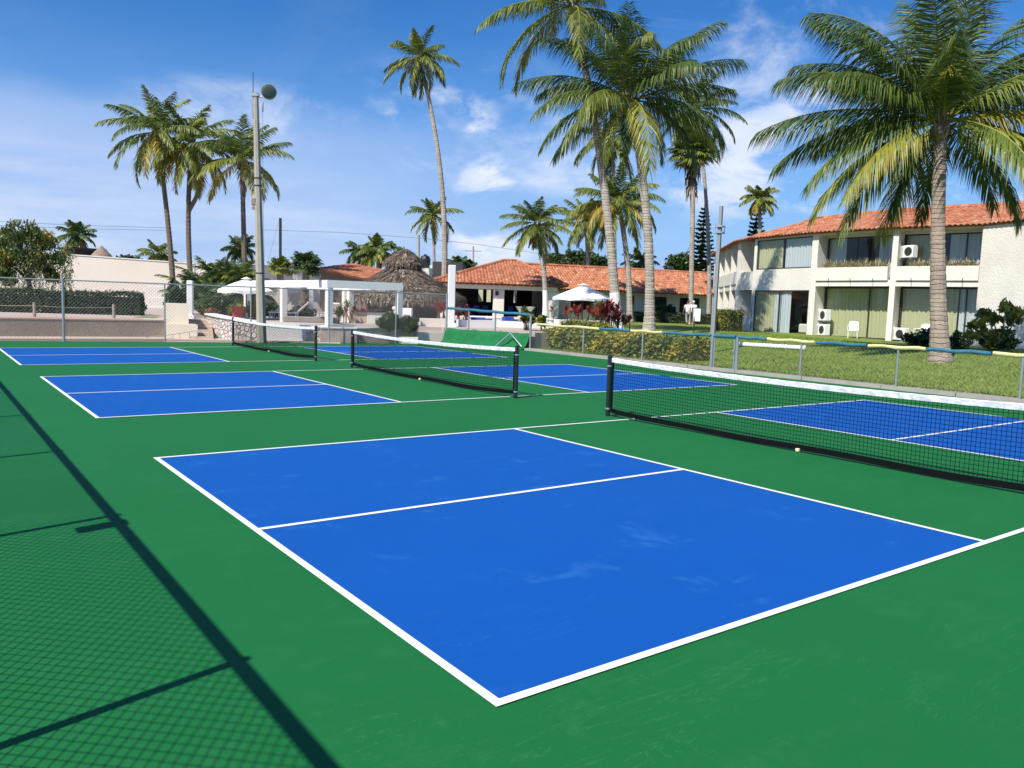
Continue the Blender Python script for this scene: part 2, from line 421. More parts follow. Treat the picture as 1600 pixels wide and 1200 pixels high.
# ------------------------------------------------------------------ mesh helper
class MB:
    def __init__(s):
        s.v = []; s.f = []; s.mi = []; s.t = []; s.n = 0; s.cur = 0; s.tint = 0.5

    def add(s, verts, faces, tint=None, mi=None):
        verts = np.asarray(verts, float).reshape(-1, 3)
        b = s.n
        s.v.append(verts); s.n += len(verts)
        mi = s.cur if mi is None else mi
        tl = tint if isinstance(tint, (list, np.ndarray)) else None
        tv = s.tint if tint is None else tint
        for i, f in enumerate(faces):
            s.f.append([b+k for k in f]); s.mi.append(mi); s.t.append(tl[i] if tl is not None else tv)

    def quad(s, a, b, c, d, tint=None):
        s.add([a, b, c, d], [(0, 1, 2, 3)], tint)

    def box(s, c, size, rz=0.0, tint=None, bev=0.0):
        """centre, size; rz turns about z"""
        x, y, z = size[0]/2, size[1]/2, size[2]/2
        ca, sa = math.cos(rz), math.sin(rz)
        if bev and min(x, y, z) > bev*1.5:
            bb = bev; vs = []; idx = {}
            for sx in (-1, 1):
                for sy in (-1, 1):
                    for sz in (-1, 1):
                        for k in range(3):
                            q = [sx*(x-bb), sy*(y-bb), sz*(z-bb)]
                            q[k] = (sx*x, sy*y, sz*z)[k]
                            idx[(sx, sy, sz, k)] = len(vs); vs.append(q)
            fs = []
            for k in range(3):
                a, b_ = (k+1) % 3, (k+2) % 3
                for sg in (-1, 1):
                    l = []
                    for (p, q) in ((-1, -1), (1, -1), (1, 1), (-1, 1)):
                        sgn = [0, 0, 0]; sgn[k] = sg; sgn[a] = p; sgn[b_] = q
                        l.append(idx[(sgn[0], sgn[1], sgn[2], k)])
                    fs.append(l if sg > 0 else l[::-1])
            for k in range(3):
                a, b_ = (k+1) % 3, (k+2) % 3
                for p in (-1, 1):
                    for q in (-1, 1):
                        def g(e, kk):
                            sgn = [0, 0, 0]; sgn[k] = e; sgn[a] = p; sgn[b_] = q
                            return idx[(sgn[0], sgn[1], sgn[2], kk)]
                        l = [g(-1, a), g(1, a), g(1, b_), g(-1, b_)]
                        fs.append(l if p*q > 0 else l[::-1])
            for sx in (-1, 1):
                for sy in (-1, 1):
                    for sz in (-1, 1):
                        l = [idx[(sx, sy, sz, k)] for k in range(3)]
                        fs.append(l if sx*sy*sz > 0 else l[::-1])
        else:
            vs = [(i*x, j*y, k*z) for i in (-1, 1) for j in (-1, 1) for k in (-1, 1)]
            fs = [(0, 1, 3, 2), (4, 6, 7, 5), (0, 4, 5, 1), (2, 3, 7, 6), (0, 2, 6, 4), (1, 5, 7, 3)]
        s.add([(c[0]+a*ca-b*sa, c[1]+a*sa+b*ca, c[2]+k) for a, b, k in vs], fs, tint)

    def slab(s, a, b, z0, z1, th, side=0.0, tint=None):
        """upright wall along the plan line a-b, thickness th, moved sideways by side (left of a->b)"""
        a = np.array(a[:2], float); b = np.array(b[:2], float)
        d = b-a; L = np.linalg.norm(d); d /= L; nn = np.array([-d[1], d[0]])
        c = (a+b)/2+nn*side
        s.box((c[0], c[1], (z0+z1)/2), (L, th, z1-z0), math.atan2(d[1], d[0]), tint)

    def prism(s, poly, z0, z1, tint=None):
        n = len(poly)
        vs = [(p[0], p[1], z0 if not hasattr(z0, '__len__') else z0[i]) for i, p in enumerate(poly)]
        vs += [(p[0], p[1], z1 if not hasattr(z1, '__len__') else z1[i]) for i, p in enumerate(poly)]
        fs = [tuple(range(n-1, -1, -1)), tuple(range(n, 2*n))]
        fs += [(i, (i+1) % n, n+(i+1) % n, n+i) for i in range(n)]
        s.add(vs, fs, tint)

    def tube(s, pts, rad, n=8, cap=True, tint=None, squash=1.0):
        pts = [np.array(p, float) for p in pts]
        m = len(pts)
        rad = [rad]*m if not hasattr(rad, '__len__') else rad
        vs = []; ref = None
        for i in range(m):
            t = pts[min(i+1, m-1)]-pts[max(i-1, 0)]
            t = t/(np.linalg.norm(t)+1e-12)
            if ref is None:
                ref = np.array([0, 0, 1.0]) if abs(t[2]) < 0.8 else np.array([1.0, 0, 0])
            x = np.cross(t, ref); x /= np.linalg.norm(x)+1e-12
            y = np.cross(x, t)
            ref = y
            for k in range(n):
                a = 2*math.pi*k/n
                vs.append(pts[i]+rad[i]*(math.cos(a)*x*squash+math.sin(a)*y))
        fs = []
        for i in range(m-1):
            for k in range(n):
                k2 = (k+1) % n
                fs.append((i*n+k, i*n+k2, (i+1)*n+k2, (i+1)*n+k))
        if cap:
            fs.append(tuple(range(n-1, -1, -1))); fs.append(tuple((m-1)*n+k for k in range(n)))
        s.add(vs, fs, tint)

    def lathe(s, c, prof, n=20, tint=None, axis=None, rz=0):
        """profile of (r, z) about a vertical axis through c"""
        vs = []
        for r, z in prof:
            for k in range(n):
                a = 2*math.pi*k/n+rz
                vs.append((c[0]+r*math.cos(a), c[1]+r*math.sin(a), c[2]+z))
        fs = []
        for i in range(len(prof)-1):
            for k in range(n):
                k2 = (k+1) % n
                fs.append((i*n+k, i*n+k2, (i+1)*n+k2, (i+1)*n+k))
        fs.append(tuple(range(n-1, -1, -1))); fs.append(tuple((len(prof)-1)*n+k for k in range(n)))
        s.add(vs, fs, tint)

    def ball(s, c, r, n=10, sq=(1, 1, 1), tint=None):
        prof = []
        m = n//2+1
        vs = []
        for i in range(m+1):
            th = math.pi*i/m
            for k in range(n):
                a = 2*math.pi*k/n
                rr = max(math.sin(th), 1e-3)
                vs.append((c[0]+r*sq[0]*rr*math.cos(a), c[1]+r*sq[1]*rr*math.sin(a), c[2]-r*sq[2]*math.cos(th)))
        fs = []
        for i in range(m):
            for k in range(n):
                k2 = (k+1) % n
                fs.append((i*n+k, i*n+k2, (i+1)*n+k2, (i+1)*n+k))
        s.add(vs, fs, tint)

    def build(s, name, mats, parent=None, smooth=False, origin=None):
        V = np.concatenate(s.v) if s.v else np.zeros((0, 3))
        if parent is not None: off = np.array(parent['_o'])
        elif origin is not None: off = np.array(origin, float)
        else:
            off = np.array([(V[:, 0].min()+V[:, 0].max())/2, (V[:, 1].min()+V[:, 1].max())/2, V[:, 2].min()])
        me = bpy.data.meshes.new(name)
        me.from_pydata((V-off).tolist(), [], s.f)
        if not isinstance(mats, (list, tuple)): mats = [mats]
        for m in mats: me.materials.append(m)
        me.polygons.foreach_set('material_index', s.mi)
        if len(set(s.t)) > 1 or s.t and s.t[0] != 0.5:
            at = me.attributes.new('tint', 'FLOAT', 'FACE')
            at.data.foreach_set('value', np.array(s.t, np.float32))
        if smooth: me.polygons.foreach_set('use_smooth', [True]*len(me.polygons))
        me.update()
        o = bpy.data.objects.new(name, me)
        COL.objects.link(o)
        if parent is not None:
            o.parent = parent
            o['_o'] = list(off)
        else:
            o.location = off
            o['_o'] = list(off)
        return o


def tag(o, label, cat, group=None):
    o['label'] = label; o['category'] = cat
    if group: o['group'] = group
    return o


def thing(name, loc, label, cat, group=None):
    o = bpy.data.objects.new(name, None)
    o.empty_display_size = 0.3
    COL.objects.link(o)
    o.location = tuple(loc)
    o['_o'] = [float(q) for q in loc]
    return tag(o, label, cat, group)


def struct(name, mb, mats, kind='structure', smooth=False):
    o = mb.build(name, mats, smooth=smooth)
    o['kind'] = kind
    return o


def copy_thing(root, loc, rz, label, group=None):
    """a copy of a thing with copies of its parts and sub-parts"""
    r = root.copy(); COL.objects.link(r); r.location = tuple(loc); r.rotation_euler = (0, 0, rz)
    r['label'] = label
    if group: r['group'] = group
    for ch in list(root.children):
        c = ch.copy(); COL.objects.link(c); c.parent = r
        for gch in ch.children:
            d = gch.copy(); COL.objects.link(d); d.parent = c
    return r


# ------------------------------------------------------------------ ground and courts
def sst(x): x = min(max(x, 0.0), 1.0); return x*x*(3-2*x)


def lawn_h(x, y):
    return 0.05+0.47*sst((x-17)/14.0)+0.13*sst((y-15)/9.0)*sst((x-17.5)/7.0)


def L(u, v):
    """point of the lawn seen at the pixel"""
    d = ray(u, v); t0 = 5.0
    while t0 < 120:
        p = CAM+d*t0
        if p[0] > 16.7 and p[2] <= lawn_h(p[0], p[1]): break
        t0 += 0.05
    return p


mb = MB(); mb.add([(-3000, -3000, -0.12), (3000, -3000, -0.12), (3000, 3000, -0.12), (-3000, 3000, -0.12)], [(0, 1, 2, 3)])
struct('ground', mb, MDIRT)

FENCE_X = 16.42
bk0, bk1 = np.array([-2.46, 28.15]), np.array([14.6, 25.75])       # line of the back fence
mb = MB()
mb.prism([(-2.46, -6), (FENCE_X+0.03, -6), (FENCE_X+0.45, 21.2), (bk1[0]+0.2, bk1[1]), (bk0[0], bk0[1]+0.15)], -0.12, 0.0)
struct('court_surface', mb, MG)

courts = [(0.0, 0.0), (-0.032, 9.17), (-0.112, 18.104)]
LW = 0.0508
pm_ = MB(); lm = MB()
for (x0, y0) in courts:
    for a, b in ((0, 4.597), (8.814, 13.411)):
        pm_.add([(x0+a+.01, y0+.01, 0.004), (x0+b-.01, y0+.01, 0.004), (x0+b-.01, y0+6.086, 0.004), (x0+a+.01, y0+6.086, 0.004)], [(0, 1, 2, 3)])

    def line(xa, ya, xb, yb, z=0.008):
        lm.add([(x0+xa, y0+ya, z), (x0+xb, y0+ya, z), (x0+xb, y0+yb, z), (x0+xa, y0+yb, z)], [(0, 1, 2, 3)])
    line(0, 0, 13.411, LW); line(0, 6.096-LW, 13.411, 6.096)
    for xa in (0, 4.572, 8.788, 13.411-LW):
        line(xa, LW, xa+LW, 6.096-LW)
    line(LW, 3.048-LW/2, 4.572, 3.048+LW/2); line(8.788+LW, 3.048-LW/2, 13.411-LW, 3.048+LW/2)
struct('court_blue_paint', pm_, MBL)
struct('court_lines', lm, MLINE)

# ------------------------------------------------------------------ nets
def make_net(x, y0, y1, label):
    h_post, h_mid = 0.93, 0.85
    t = thing('pickleball_net', (x, (y0+y1)/2, 0), label, 'net', 'pickleball nets across the courts')
    yn0, yn1 = y0+0.05, y1-0.05
    N = int((yn1-yn0)/0.046)
    def top(y):
        k = (y-yn0)/(yn1-yn0); return h_mid+(0.905-h_mid)*(2*k-1)**2
    def bot(y):
        k = (y-yn0)/(yn1-yn0); return 0.022+0.05*(2*k-1)**6+0.006*math.sin(k*17+x)
    m = MB(); rw = 0.0027
    def sway(y, q): return 0.012*math.sin(q*3.1)*math.sin((y-yn0)*2.1)
    rows = 18
    for i in range(N+1):
        y = yn0+(yn1-yn0)*i/N
        m.tube([(x+sway(y, q), y, bot(y)+(top(y)-bot(y))*q) for q in (0, .5, 1)], rw, 4, False)
    for r in range(1, rows):
        q = r/rows
        m.tube([(x+sway(yn0+(yn1-yn0)*i/40, q), yn0+(yn1-yn0)*i/40, bot(yn0+(yn1-yn0)*i/40)*(1-q)+top(yn0+(yn1-yn0)*i/40)*q) for i in range(41)], rw, 4, False)
    m.build('net_mesh', MNET, t)
    m = MB(); K = 90; rng = random.Random(int(x*100+y0))
    vs = []; fs = []
    for i in range(K+1):
        y = yn0+(yn1-yn0)*i/K; zt = top(y)+0.006; j = rng.uniform(-.004, .004)
        for dx, dz in ((-0.010+j, -0.062), (-0.012, -0.004), (0.0, 0.004), (0.012, -0.004), (0.010-j, -0.062)):
            vs.append((x+dx, y, zt+dz+rng.uniform(-.002, .002)))
    for i in range(K):
        for k in range(4): fs.append((i*5+k, i*5+k+1, i*5+k+6, i*5+k+5))
    m.add(vs, fs); m.build('top_tape', MTAPE, t)
    m = MB(); vs = []; fs = []
    for i in range(K+1):
        y = yn0+(yn1-yn0)*i/K; zb = bot(y)
        for dx, dz in ((-0.008, 0.068), (-0.014, 0.0), (0.014, 0.0), (0.008, 0.068)):
            vs.append((x+dx, y, zb+dz))
    for i in range(K):
        for k in range(3): fs.append((i*4+k, i*4+k+1, i*4+k+5, i*4+k+4))
    m.add(vs, fs); m.build('bottom_band', MBAND, t)
    for yy in (yn0+0.02, yn1-0.02):
        m = MB(); m.box((x, yy, 0.5), (0.016, 0.035, 0.76)); m.build('side_band', MBAND, t)
    for yy, s in ((y0, -1), (y1, 1)):
        m = MB(); m.tube([(x, yy, 0), (x, yy, h_post)], 0.037, 14); po = m.build('post', MBLACK, t)
        m = MB(); m.lathe((x, yy, h_post), [(0.040, -0.02), (0.040, 0.012), (0.02, 0.028), (0.0, 0.032)], 14); m.build('post_cap', MBLACK, po)
        for zz in (0.12, h_post-0.14):
            m = MB(); m.lathe((x, yy, zz), [(0.0395, -0.012), (0.041, -0.012), (0.041, 0.012), (0.0395, 0.012)], 14)
            m.build('clamp', MSTEEL, po)
    m = MB(); m.tube([(x-0.04, y0+0.0, h_post-0.22), (x-0.09, y0, h_post-0.22), (x-0.09, y0-0.06, h_post-0.24)], 0.008, 6)
    m.build('winch', MBLACK, t)
    m = MB(); m.box((x-0.025, (y0+y1)/2, 0.028), (0.035, 0.05, 0.04), bev=0.006); m.build('centre_anchor', mat('anchor_block', (0.72, 0.66, 0.45), 0.6), t)
    m = MB(); m.box((x, (y0+y1)/2, 0.065), (0.008, 0.04, 0.05)); m.build('centre_strap', MBAND, t)
    return t


make_net(6.76, -0.30, 6.52, 'black pickleball net with white top band on the nearest court, running off the right edge')
make_net(6.80, 8.995, 15.84, 'black pickleball net with white top band across the middle court')
make_net(6.75, 18.0, 25.10, 'black pickleball net across the farthest court beside the light pole')


# ------------------------------------------------------------------ chain-link fences
def chainlink(m, a, b, za, zb, h, pitch=0.064, r=0.0017):
    """woven mesh between ground points a, b: two families of diagonal wires"""
    a = np.array([a[0], a[1], za]); b = np.array([b[0], b[1], zb])
    Lh = np.linalg.norm((b-a)[:2]); d = (b-a)/Lh
    step = pitch*1.414
    n = int((Lh+h)/step)+1
    side = nrm(np.array([-d[1], d[0], 0]))
    for sgn in (1, -1):
        for i in range(-int(h/step)-1, n):
            s0 = i*step
            # wire from (s0, 0) to (s0+h, h) (or mirrored)
            s_lo, s_hi = max(0, s0), min(Lh, s0+h)
            if s_hi-s_lo < 0.03: continue
            zl, zh = s_lo-s0, s_hi-s0
            if sgn < 0:
                p, q = a+d*(Lh-s_lo), a+d*(Lh-s_hi)
            else:
                p, q = a+d*s_lo, a+d*s_hi
            p = p+np.array([0, 0, zl])+side*0.002*sgn; q = q+np.array([0, 0, zh])+side*0.002*sgn
            m.tube([p, q], r, 3, False)


def P2(p): return np.array([p[0], p[1]])


bd = bk1-bk0
def bkpt(u):
    """point of the back fence line seen at column u"""
    d = ray(u, 535); o = CAM[:2]
    Am = np.array([[d[0], -bd[0]], [d[1], -bd[1]]])
    k = np.linalg.solve(Am, bk0-o)
    return bk0+bd*k[1]


t = thing('chain_link_fence', ((bk0+bk1)/2).tolist()+[0], 'tall chain link fence with thin steel posts closing the far end of the courts', 'fence')
posts = [bk0, bkpt(100), bkpt(258), bkpt(392), bkpt(514), bkpt(618), bkpt(697)]
HB = 2.02
for i, p in enumerate(posts):
    m = MB(); m.tube([(p[0], p[1], -0.05), (p[0], p[1], HB+(0.06 if i in (1, 6) else 0.0))], 0.042 if i in (1, 6) else 0.026, 10); m.build('post', MSTEEL, t)
m = MB(); m.tube([(p[0], p[1], HB) for p in posts], 0.021, 8); m.build('top_rail', MSTEEL, t)
m = MB(); m.tube([(p[0], p[1], 0.06) for p in posts], 0.008, 6); m.build('bottom_wire', MWIRE, t)
m = MB()
for p, q in zip(posts, posts[1:]): chainlink(m, p, q, 0.03, 0.03, HB-0.05, 0.082, 0.0028)
m.build('wire_mesh', MWIRE, t)

# fence behind the camera whose shadow falls over the near court
HL = 2.1
LX = -2.47
t = thing('chain_link_fence', (LX, 12, 0), 'chain link fence behind the baselines throwing its mesh shadow over the green court', 'fence')
ys = [-5.35, -2.4, 0.58, 3.53, 6.50, 9.46, 12.4, 15.4, 18.4, 21.4, 24.4, 27.9]
for y in ys:
    m = MB(); m.tube([(LX, y, -0.05), (LX, y, HL+0.05)], 0.030, 10); m.build('post', MSTEEL, t)
m = MB(); m.tube([(LX, ys[0], HL), (LX, ys[-1], HL)], 0.034, 8); m.build('top_rail', MSTEEL, t)
m = MB(); chainlink(m, (LX, ys[0]), (LX, ys[-1]), 0.03, 0.03, HL-0.03, 0.060, 0.0028); m.build('wire_mesh', MWIRE, t)
m = MB(); m.box((LX+0.06, 3.53-0.22, HL-0.21), (0.05, 0.16, 0.38), bev=0.005); m.build('sign_plate', MSTEEL, t)  # sign plate on the fence, out of view, throwing the small rectangular shadow

# right-hand low fence with padded top rail
HRF = 0.98
KX = FENCE_X
def fpt(u, v=560): return PX(u, KX, v)[:2]
yposts = [-5.0, -2.0, 1.2, 4.42, 7.05, 9.60]
gate_y = (11.62, 12.50)
far_posts = [12.50, 15.25, 18.05]
endp = np.array([16.75, 21.45])
t = thing('padded_fence', (KX, 8, 0), 'low chain link fence along the lawn with blue and yellow padding on its rail', 'fence')
rt = [(KX, y) for y in yposts+[gate_y[0]]]
for p in rt[:-1]+[(KX, gate_y[0])]:
    m = MB(); m.tube([(p[0], p[1], -0.1), (p[0], p[1], HRF+0.02)], 0.026 if p[1] < 11 else 0.045, 10); m.build('post', MSTEEL, t)
m = MB(); chainlink(m, rt[0], rt[-1], 0.03, 0.03, HRF-0.04, 0.072, 0.0026); m.build('wire_mesh', MWIRE, t)
lp = [(KX, y) for y in far_posts]+[tuple(endp)]
for i, p in enumerate(lp):
    m = MB(); m.tube([(p[0], p[1], -0.1), (p[0], p[1], HRF+(0.35 if i == 3 else 0.02))], 0.026 if 0 < i < 3 else 0.045, 10); m.build('post', MSTEEL, t)
m = MB()
for p, q in zip(lp, lp[1:]): chainlink(m, p, q, 0.03, 0.03, HRF-0.04, 0.072, 0.0026)
m.build('wire_mesh', MWIRE, t)
m = MB(); m.tube([(KX, yposts[0], 0.05), (KX, gate_y[0], 0.05)], 0.012, 6); m.tube([(p[0], p[1], 0.05) for p in lp], 0.012, 6); m.build('bottom_rail', MSTEEL, t)
def ypad(u): return PX(u, KX, 525)[1]
edges = [(yposts[0], -2.2, 'b'), (-2.2, 0.6, 'y'), (0.6, 2.2, 'b'), (2.2, 3.2, 'y'), (3.2, ypad(1553), 'b')]
edges = [(yposts[0], -1.6, 'b'), (-1.6, 1.0, 'y'), (1.0, 3.2, 'b'), (3.2, ypad(1553), 'y'), (ypad(1553), ypad(1450), 'b'), (ypad(1450), ypad(1357), 'y'),
         (ypad(1357), ypad(1275), 'b'), (ypad(1275), ypad(1199), 'y'), (ypad(1199), gate_y[0], 'b'), (gate_y[1]+.04, ypad(1036), 'b'),
         (ypad(1036), ypad(985), 'y'), (ypad(985), ypad(937), 'b'), (ypad(937), 21.0, 'y')]
for ya, yb, c in edges:
    rng = random.Random(int(ya*91))
    xa = KX
    pts = []
    for k in range(9):
        y = ya+0.02+(yb-ya-0.04)*k/8
        x = KX+max(0, (y-18.05)/3.4)*(endp[0]-KX)
        pts.append((x, y, HRF+0.01+0.012*math.sin(k*1.3+ya)))
    m = MB(); m.tube(pts, [0.043+rng.uniform(-.005, .005) for _ in pts], 10); m.build('rail_pad', MBPAD if c == 'b' else MYPAD, t)

# gate
t = thing('fence_gate', (KX, sum(gate_y)/2, 0), 'small chain link gate with a blue padded top bar in the low fence', 'gate')
m = MB()
for y in (gate_y[0]+0.09, gate_y[1]-0.09): m.tube([(KX, y, 0.06), (KX, y, HRF-0.02)], 0.024, 8)
for z in (0.07, HRF-0.03): m.tube([(KX, gate_y[0]+0.09, z), (KX, gate_y[1]-0.09, z)], 0.02, 8)
m.build('frame', MSTEEL, t)
m = MB(); chainlink(m, (KX, gate_y[0]+0.1), (KX, gate_y[1]-0.1), 0.08, 0.08, HRF-0.14, 0.06, 0.0019); m.build('wire_mesh', MWIRE, t)
m = MB(); m.tube([(KX, gate_y[0]+0.07, HRF+0.02), (KX, gate_y[1]-0.07, HRF+0.02)], 0.052, 10); m.build('rail_pad', MBPAD, t)
m = MB(); m.box((KX-0.03, gate_y[0]+0.1, 0.6), (0.03, 0.05, 0.12), bev=0.005); m.build('latch', MSTEEL, t)

# blue-railed fence over the turf-covered bank
qa, qb = bkpt(697), endp
t = thing('blue_rail_fence', (qa[0], qa[1], 0), 'short fence with one blue padded rail above the green turf bank', 'fence')
for k, s in enumerate((0.28, 0.60)):
    p = qa+(qb-qa)*s
    m = MB(); m.tube([(p[0], p[1], 0.3), (p[0], p[1], 1.42-0.1*s)], 0.03, 8); m.build('post', MSTEEL, t)
pts = [(qa[0]+(qb-qa)[0]*k/12, qa[1]+(qb-qa)[1]*k/12, 1.46-0.13*k/12+0.012*math.sin(k*2)) for k in range(13)]
m = MB(); m.tube(pts, 0.055, 10); m.build('rail_pad', MBPAD, t)
m = MB(); m.tube([(p[0], p[1], p[2]-0.80) for p in pts], 0.02, 6); m.build('lower_rail', MSTEEL, t)

# green turf bank below it
nn = nrm(np.array([(qb-qa)[1], -(qb-qa)[0]])); nn = -nn if nn @ (CAM[:2]-qa) < 0 else nn
nb = 26; rng = np.random.RandomState(3)
vs = []; fs = []
for i in range(nb+1):
    s = i/nb; p = qa+(qb-qa)*(0.0+1.0*s)
    hgt = 0.62-0.02*s
    if s > 0.60: hgt -= 0.30*abs(math.sin((s-0.60)/0.40*math.pi*1.0))*0.0
    for k, (q, z) in enumerate(((-0.25, hgt), (0.02, hgt+0.02), (0.10, hgt*0.75), (0.20, hgt*0.35), (0.42, 0.03))):
        z2 = z+rng.uniform(-.02, .02); w_ = q+rng.uniform(-.02, .02)
        vs.append((p[0]+nn[0]*w_, p[1]+nn[1]*w_, max(z2, 0.006)))
for i in range(nb):
    for k in range(4): fs.append((i*5+k, i*5+k+1, i*5+k+6, i*5+k+5))
m = MB(); m.add(vs, fs)
tag(m.build('turf_mat', MTARP, smooth=True), 'bright green artificial turf mat draped over the bank below the blue rail', 'turf mat')
# metal strut lying on the bank
p0, pk, p1 = qa+(qb-qa)*0.70, qa+(qb-qa)*0.83, qa+(qb-qa)*0.985
m = MB(); m.tube([(p0[0]+nn[0]*.5, p0[1]+nn[1]*.5, 0.06), (pk[0]+nn[0]*.28, pk[1]+nn[1]*.28, 0.60), (p1[0]+nn[0]*.42, p1[1]+nn[1]*.42, 0.12)], 0.03, 8)
tag(m.build('bent_pipe', MSTEEL), 'bent grey pipe leaning against the green turf bank', 'pipe')

# kerb under the right fence
mb = MB(); rng = random.Random(4)
y = -6.0
while y < 21.0:
    l = rng.uniform(1.2, 2.2)
    mb.box((KX+0.10+0.02*max(0, y-17)+rng.uniform(-.01, .01), y+l/2, 0.02), (0.34, l-0.02, 0.12+rng.uniform(-.01, .01)), rng.uniform(-.004, .004)); y += l
struct('kerb', mb, MCONC)
mb = MB(); mb.box((KX+0.62, 7.0, -0.02), (0.55, 26, 0.10)); struct('soil_strip', mb, mat('bare_soil', (0.27, 0.21, 0.14), 0.95, var=0.5, vscale=2, bump=0.6, bscale=15))

# ------------------------------------------------------------------ lawn
nx, ny = 60, 70
xs = np.linspace(16.7, 75, nx); ysl = np.linspace(-14, 75, ny)
vs = [(x, y, lawn_h(x, y)) for x in xs for y in ysl]
fs = [(i*ny+j, (i+1)*ny+j, (i+1)*ny+j+1, i*ny+j+1) for i in range(nx-1) for j in range(ny-1)]
mb = MB(); mb.add(vs, fs); struct('lawn', mb, MLAWN, smooth=True)
# grass blades on the nearer part of the lawn
rng = np.random.RandomState(11)
mb = MB(); n = 60000
X = 16.95+15.2*rng.rand(n)**1.25; Y = -3+26*rng.rand(n)
hh = 0.025+0.045*rng.rand(n); an = rng.rand(n)*6.28; wd = 0.012+0.012*rng.rand(n)
Z = np.array([lawn_h(x, y) for x, y in zip(X, Y)])
tn = np.clip(0.42+0.16*np.sin(X*0.9+Y*0.6)*np.sin(Y*1.3)+rng.normal(0, .10, n), 0.05, 0.8)
lx, ly = rng.normal(0, .025, n), rng.normal(0, .025, n)
V = np.empty((n, 3, 3))
V[:, 0] = np.c_[X-np.cos(an)*wd, Y-np.sin(an)*wd, Z-.005]; V[:, 1] = np.c_[X+np.cos(an)*wd, Y+np.sin(an)*wd, Z-.005]; V[:, 2] = np.c_[X+lx, Y+ly, Z+hh]
mb.add(V.reshape(-1, 3), [(3*i, 3*i+1, 3*i+2) for i in range(n)], list(tn))
go = mb.build('grass', mat('grass_blade', (0.1, 0.15, 0.02), 0.6, tint=[(0, (0.08, 0.125, 0.015)), (0.45, (0.20, 0.28, 0.028)), (0.8, (0.34, 0.36, 0.06)), (1, (0.40, 0.36, 0.10))], transl=0.25))
tag(go, 'short green lawn grass between the low fence and the hotel', 'grass'); go['kind'] = 'stuff'

# ------------------------------------------------------------------ terrace
TZ = 0.65
a0 = AZ(-60, 27.3, 0)[:2]; a1 = AZ(256, 31.0, 0)[:2]
s0 = AZ(296, 33.5, 0)[:2]; s1 = AZ(330, 33.6, 0)[:2]
b0 = AZ(346, 31.7, 0)[:2]; b1 = AZ(512, 31.6, 0)[:2]
c1 = AZ(640, 33.2, 0)[:2]; c2 = AZ(690, 33.6, 0)[:2]
e1 = qb-nn*0.35; e2 = AZ(872, 31.5, 0)[:2]; e3 = AZ(905, 45, 0)[:2]; e4 = AZ(905, 75, 0)[:2]
far_l = AZ(-200, 120, 0)[:2]
mb = MB()
mb.prism([tuple(p) for p in (a0, a1, AZ(256, 33.5, 0)[:2], s1, b0, b1, c1, c2, qa-nn*0.3, e1, e2, e3, e4, far_l)], -0.1, TZ)
struct('terrace', mb, MDECK)

# low block wall, left
t = thing('retaining_wall', (*((a0+a1)/2), 0), 'long low grey block retaining wall behind the far left fence', 'wall')
m = MB(); m.slab(a0, a1, -0.1, TZ-0.02, 0.25, -0.13); m.build('wall_face', MBLOCK, t)
m = MB(); m.slab(a0, a1, TZ-0.02, TZ+0.02, 0.5, -0.02); m.build('paved_cap', MTILEFLOOR, t)
mb = MB(); mb.slab(a0-np.array([0, .95]), a1-np.array([0, .95]), -0.1, 0.03, 1.4); struct('path', mb, mat('pale_pink_paving', (0.52, 0.39, 0.31), 0.9, var=0.4, vscale=1.5, col2=(0.42, 0.33, 0.27)))
mb = MB(); mb.slab(a1+np.array([0, -1.0]), b1+np.array([.3, -.6]), -0.1, 0.02, 1.6); struct('path', mb, MATS['pale_pink_paving'])
# pinkish path on the terrace edge, and lawn strip behind it
mb = MB(); mb.slab(a0+np.array([0, 1.0]), a1+np.array([-.5, 1.0]), TZ-0.05, TZ+0.006, 1.6); struct('path', mb, MTILEFLOOR)

# stairs
t = thing('stairs', (*s0, 0), 'pinkish steps climbing from the court to the terrace beside the stone wall', 'stairs')
w0 = AZ(296, 30.4, 0)[:2]; w1 = AZ(334, 30.4, 0)[:2]
for k in range(6):
    q = k/6; q2 = (k+1)/6
    l = [w0+(s0-w0)*q, w1+(s1-w1)*q, w1+(s1-w1)*1.02, w0+(s0-w0)*1.02]
    m = MB(); m.prism([tuple(p) for p in l], -0.05, TZ*(k+1)/6*0.985); m.build('step', mat('pink_step', (0.52, 0.38, 0.29), 0.9, var=0.4, vscale=3, col2=(0.40, 0.29, 0.23)), t)
# cheek block beside the stairs
t = thing('stair_wall', (*AZ(275, 31, 0)[:2], 0), 'cream stepped block wall on the left of the steps', 'wall')
MCHEEK = mat('cheek_plaster', (0.66, 0.58, 0.46), 0.9, var=0.3, vscale=1.5, col2=(0.56, 0.49, 0.38), bump=0.3, bscale=10)
m = MB(); m.prism([tuple(p) for p in (AZ(257, 31.2, 0)[:2], AZ(295, 31.2, 0)[:2], AZ(294, 33.6, 0)[:2], AZ(258, 33.6, 0)[:2])], -0.1, 1.30); m.build('upper_block', MCHEEK, t)
m = MB(); m.prism([tuple(p) for p in (AZ(257, 30.4, 0)[:2], AZ(309, 30.4, 0)[:2], AZ(304, 31.19, 0)[:2], AZ(258, 31.19, 0)[:2])], -0.1, [0.1]*0 or 0.55); m.build('lower_block', MCHEEK, t)
# handrail ramp
t = thing('handrail', (*AZ(280, 29.9, 0)[:2], 0), 'low sloping tubular handrail in front of the steps', 'handrail')
MRAIL = mat('dull_rail', (.22, .22, .22), .6)
hp = [AZ(228, 30.0, 0.04), AZ(262, 30.0, 0.14), AZ(307, 30.0, 0.34)]
m = MB(); m.tube(hp, 0.014, 6); m.build('rail', MRAIL, t)
for u, z in ((270, 0.18), (281, 0.23), (296, 0.30), (308, 0.34)):
    m = MB(); m.tube([AZ(u, 30.0, 0.0), AZ(u, 30.0, z)], 0.010, 6); m.build('baluster', MRAIL, t)

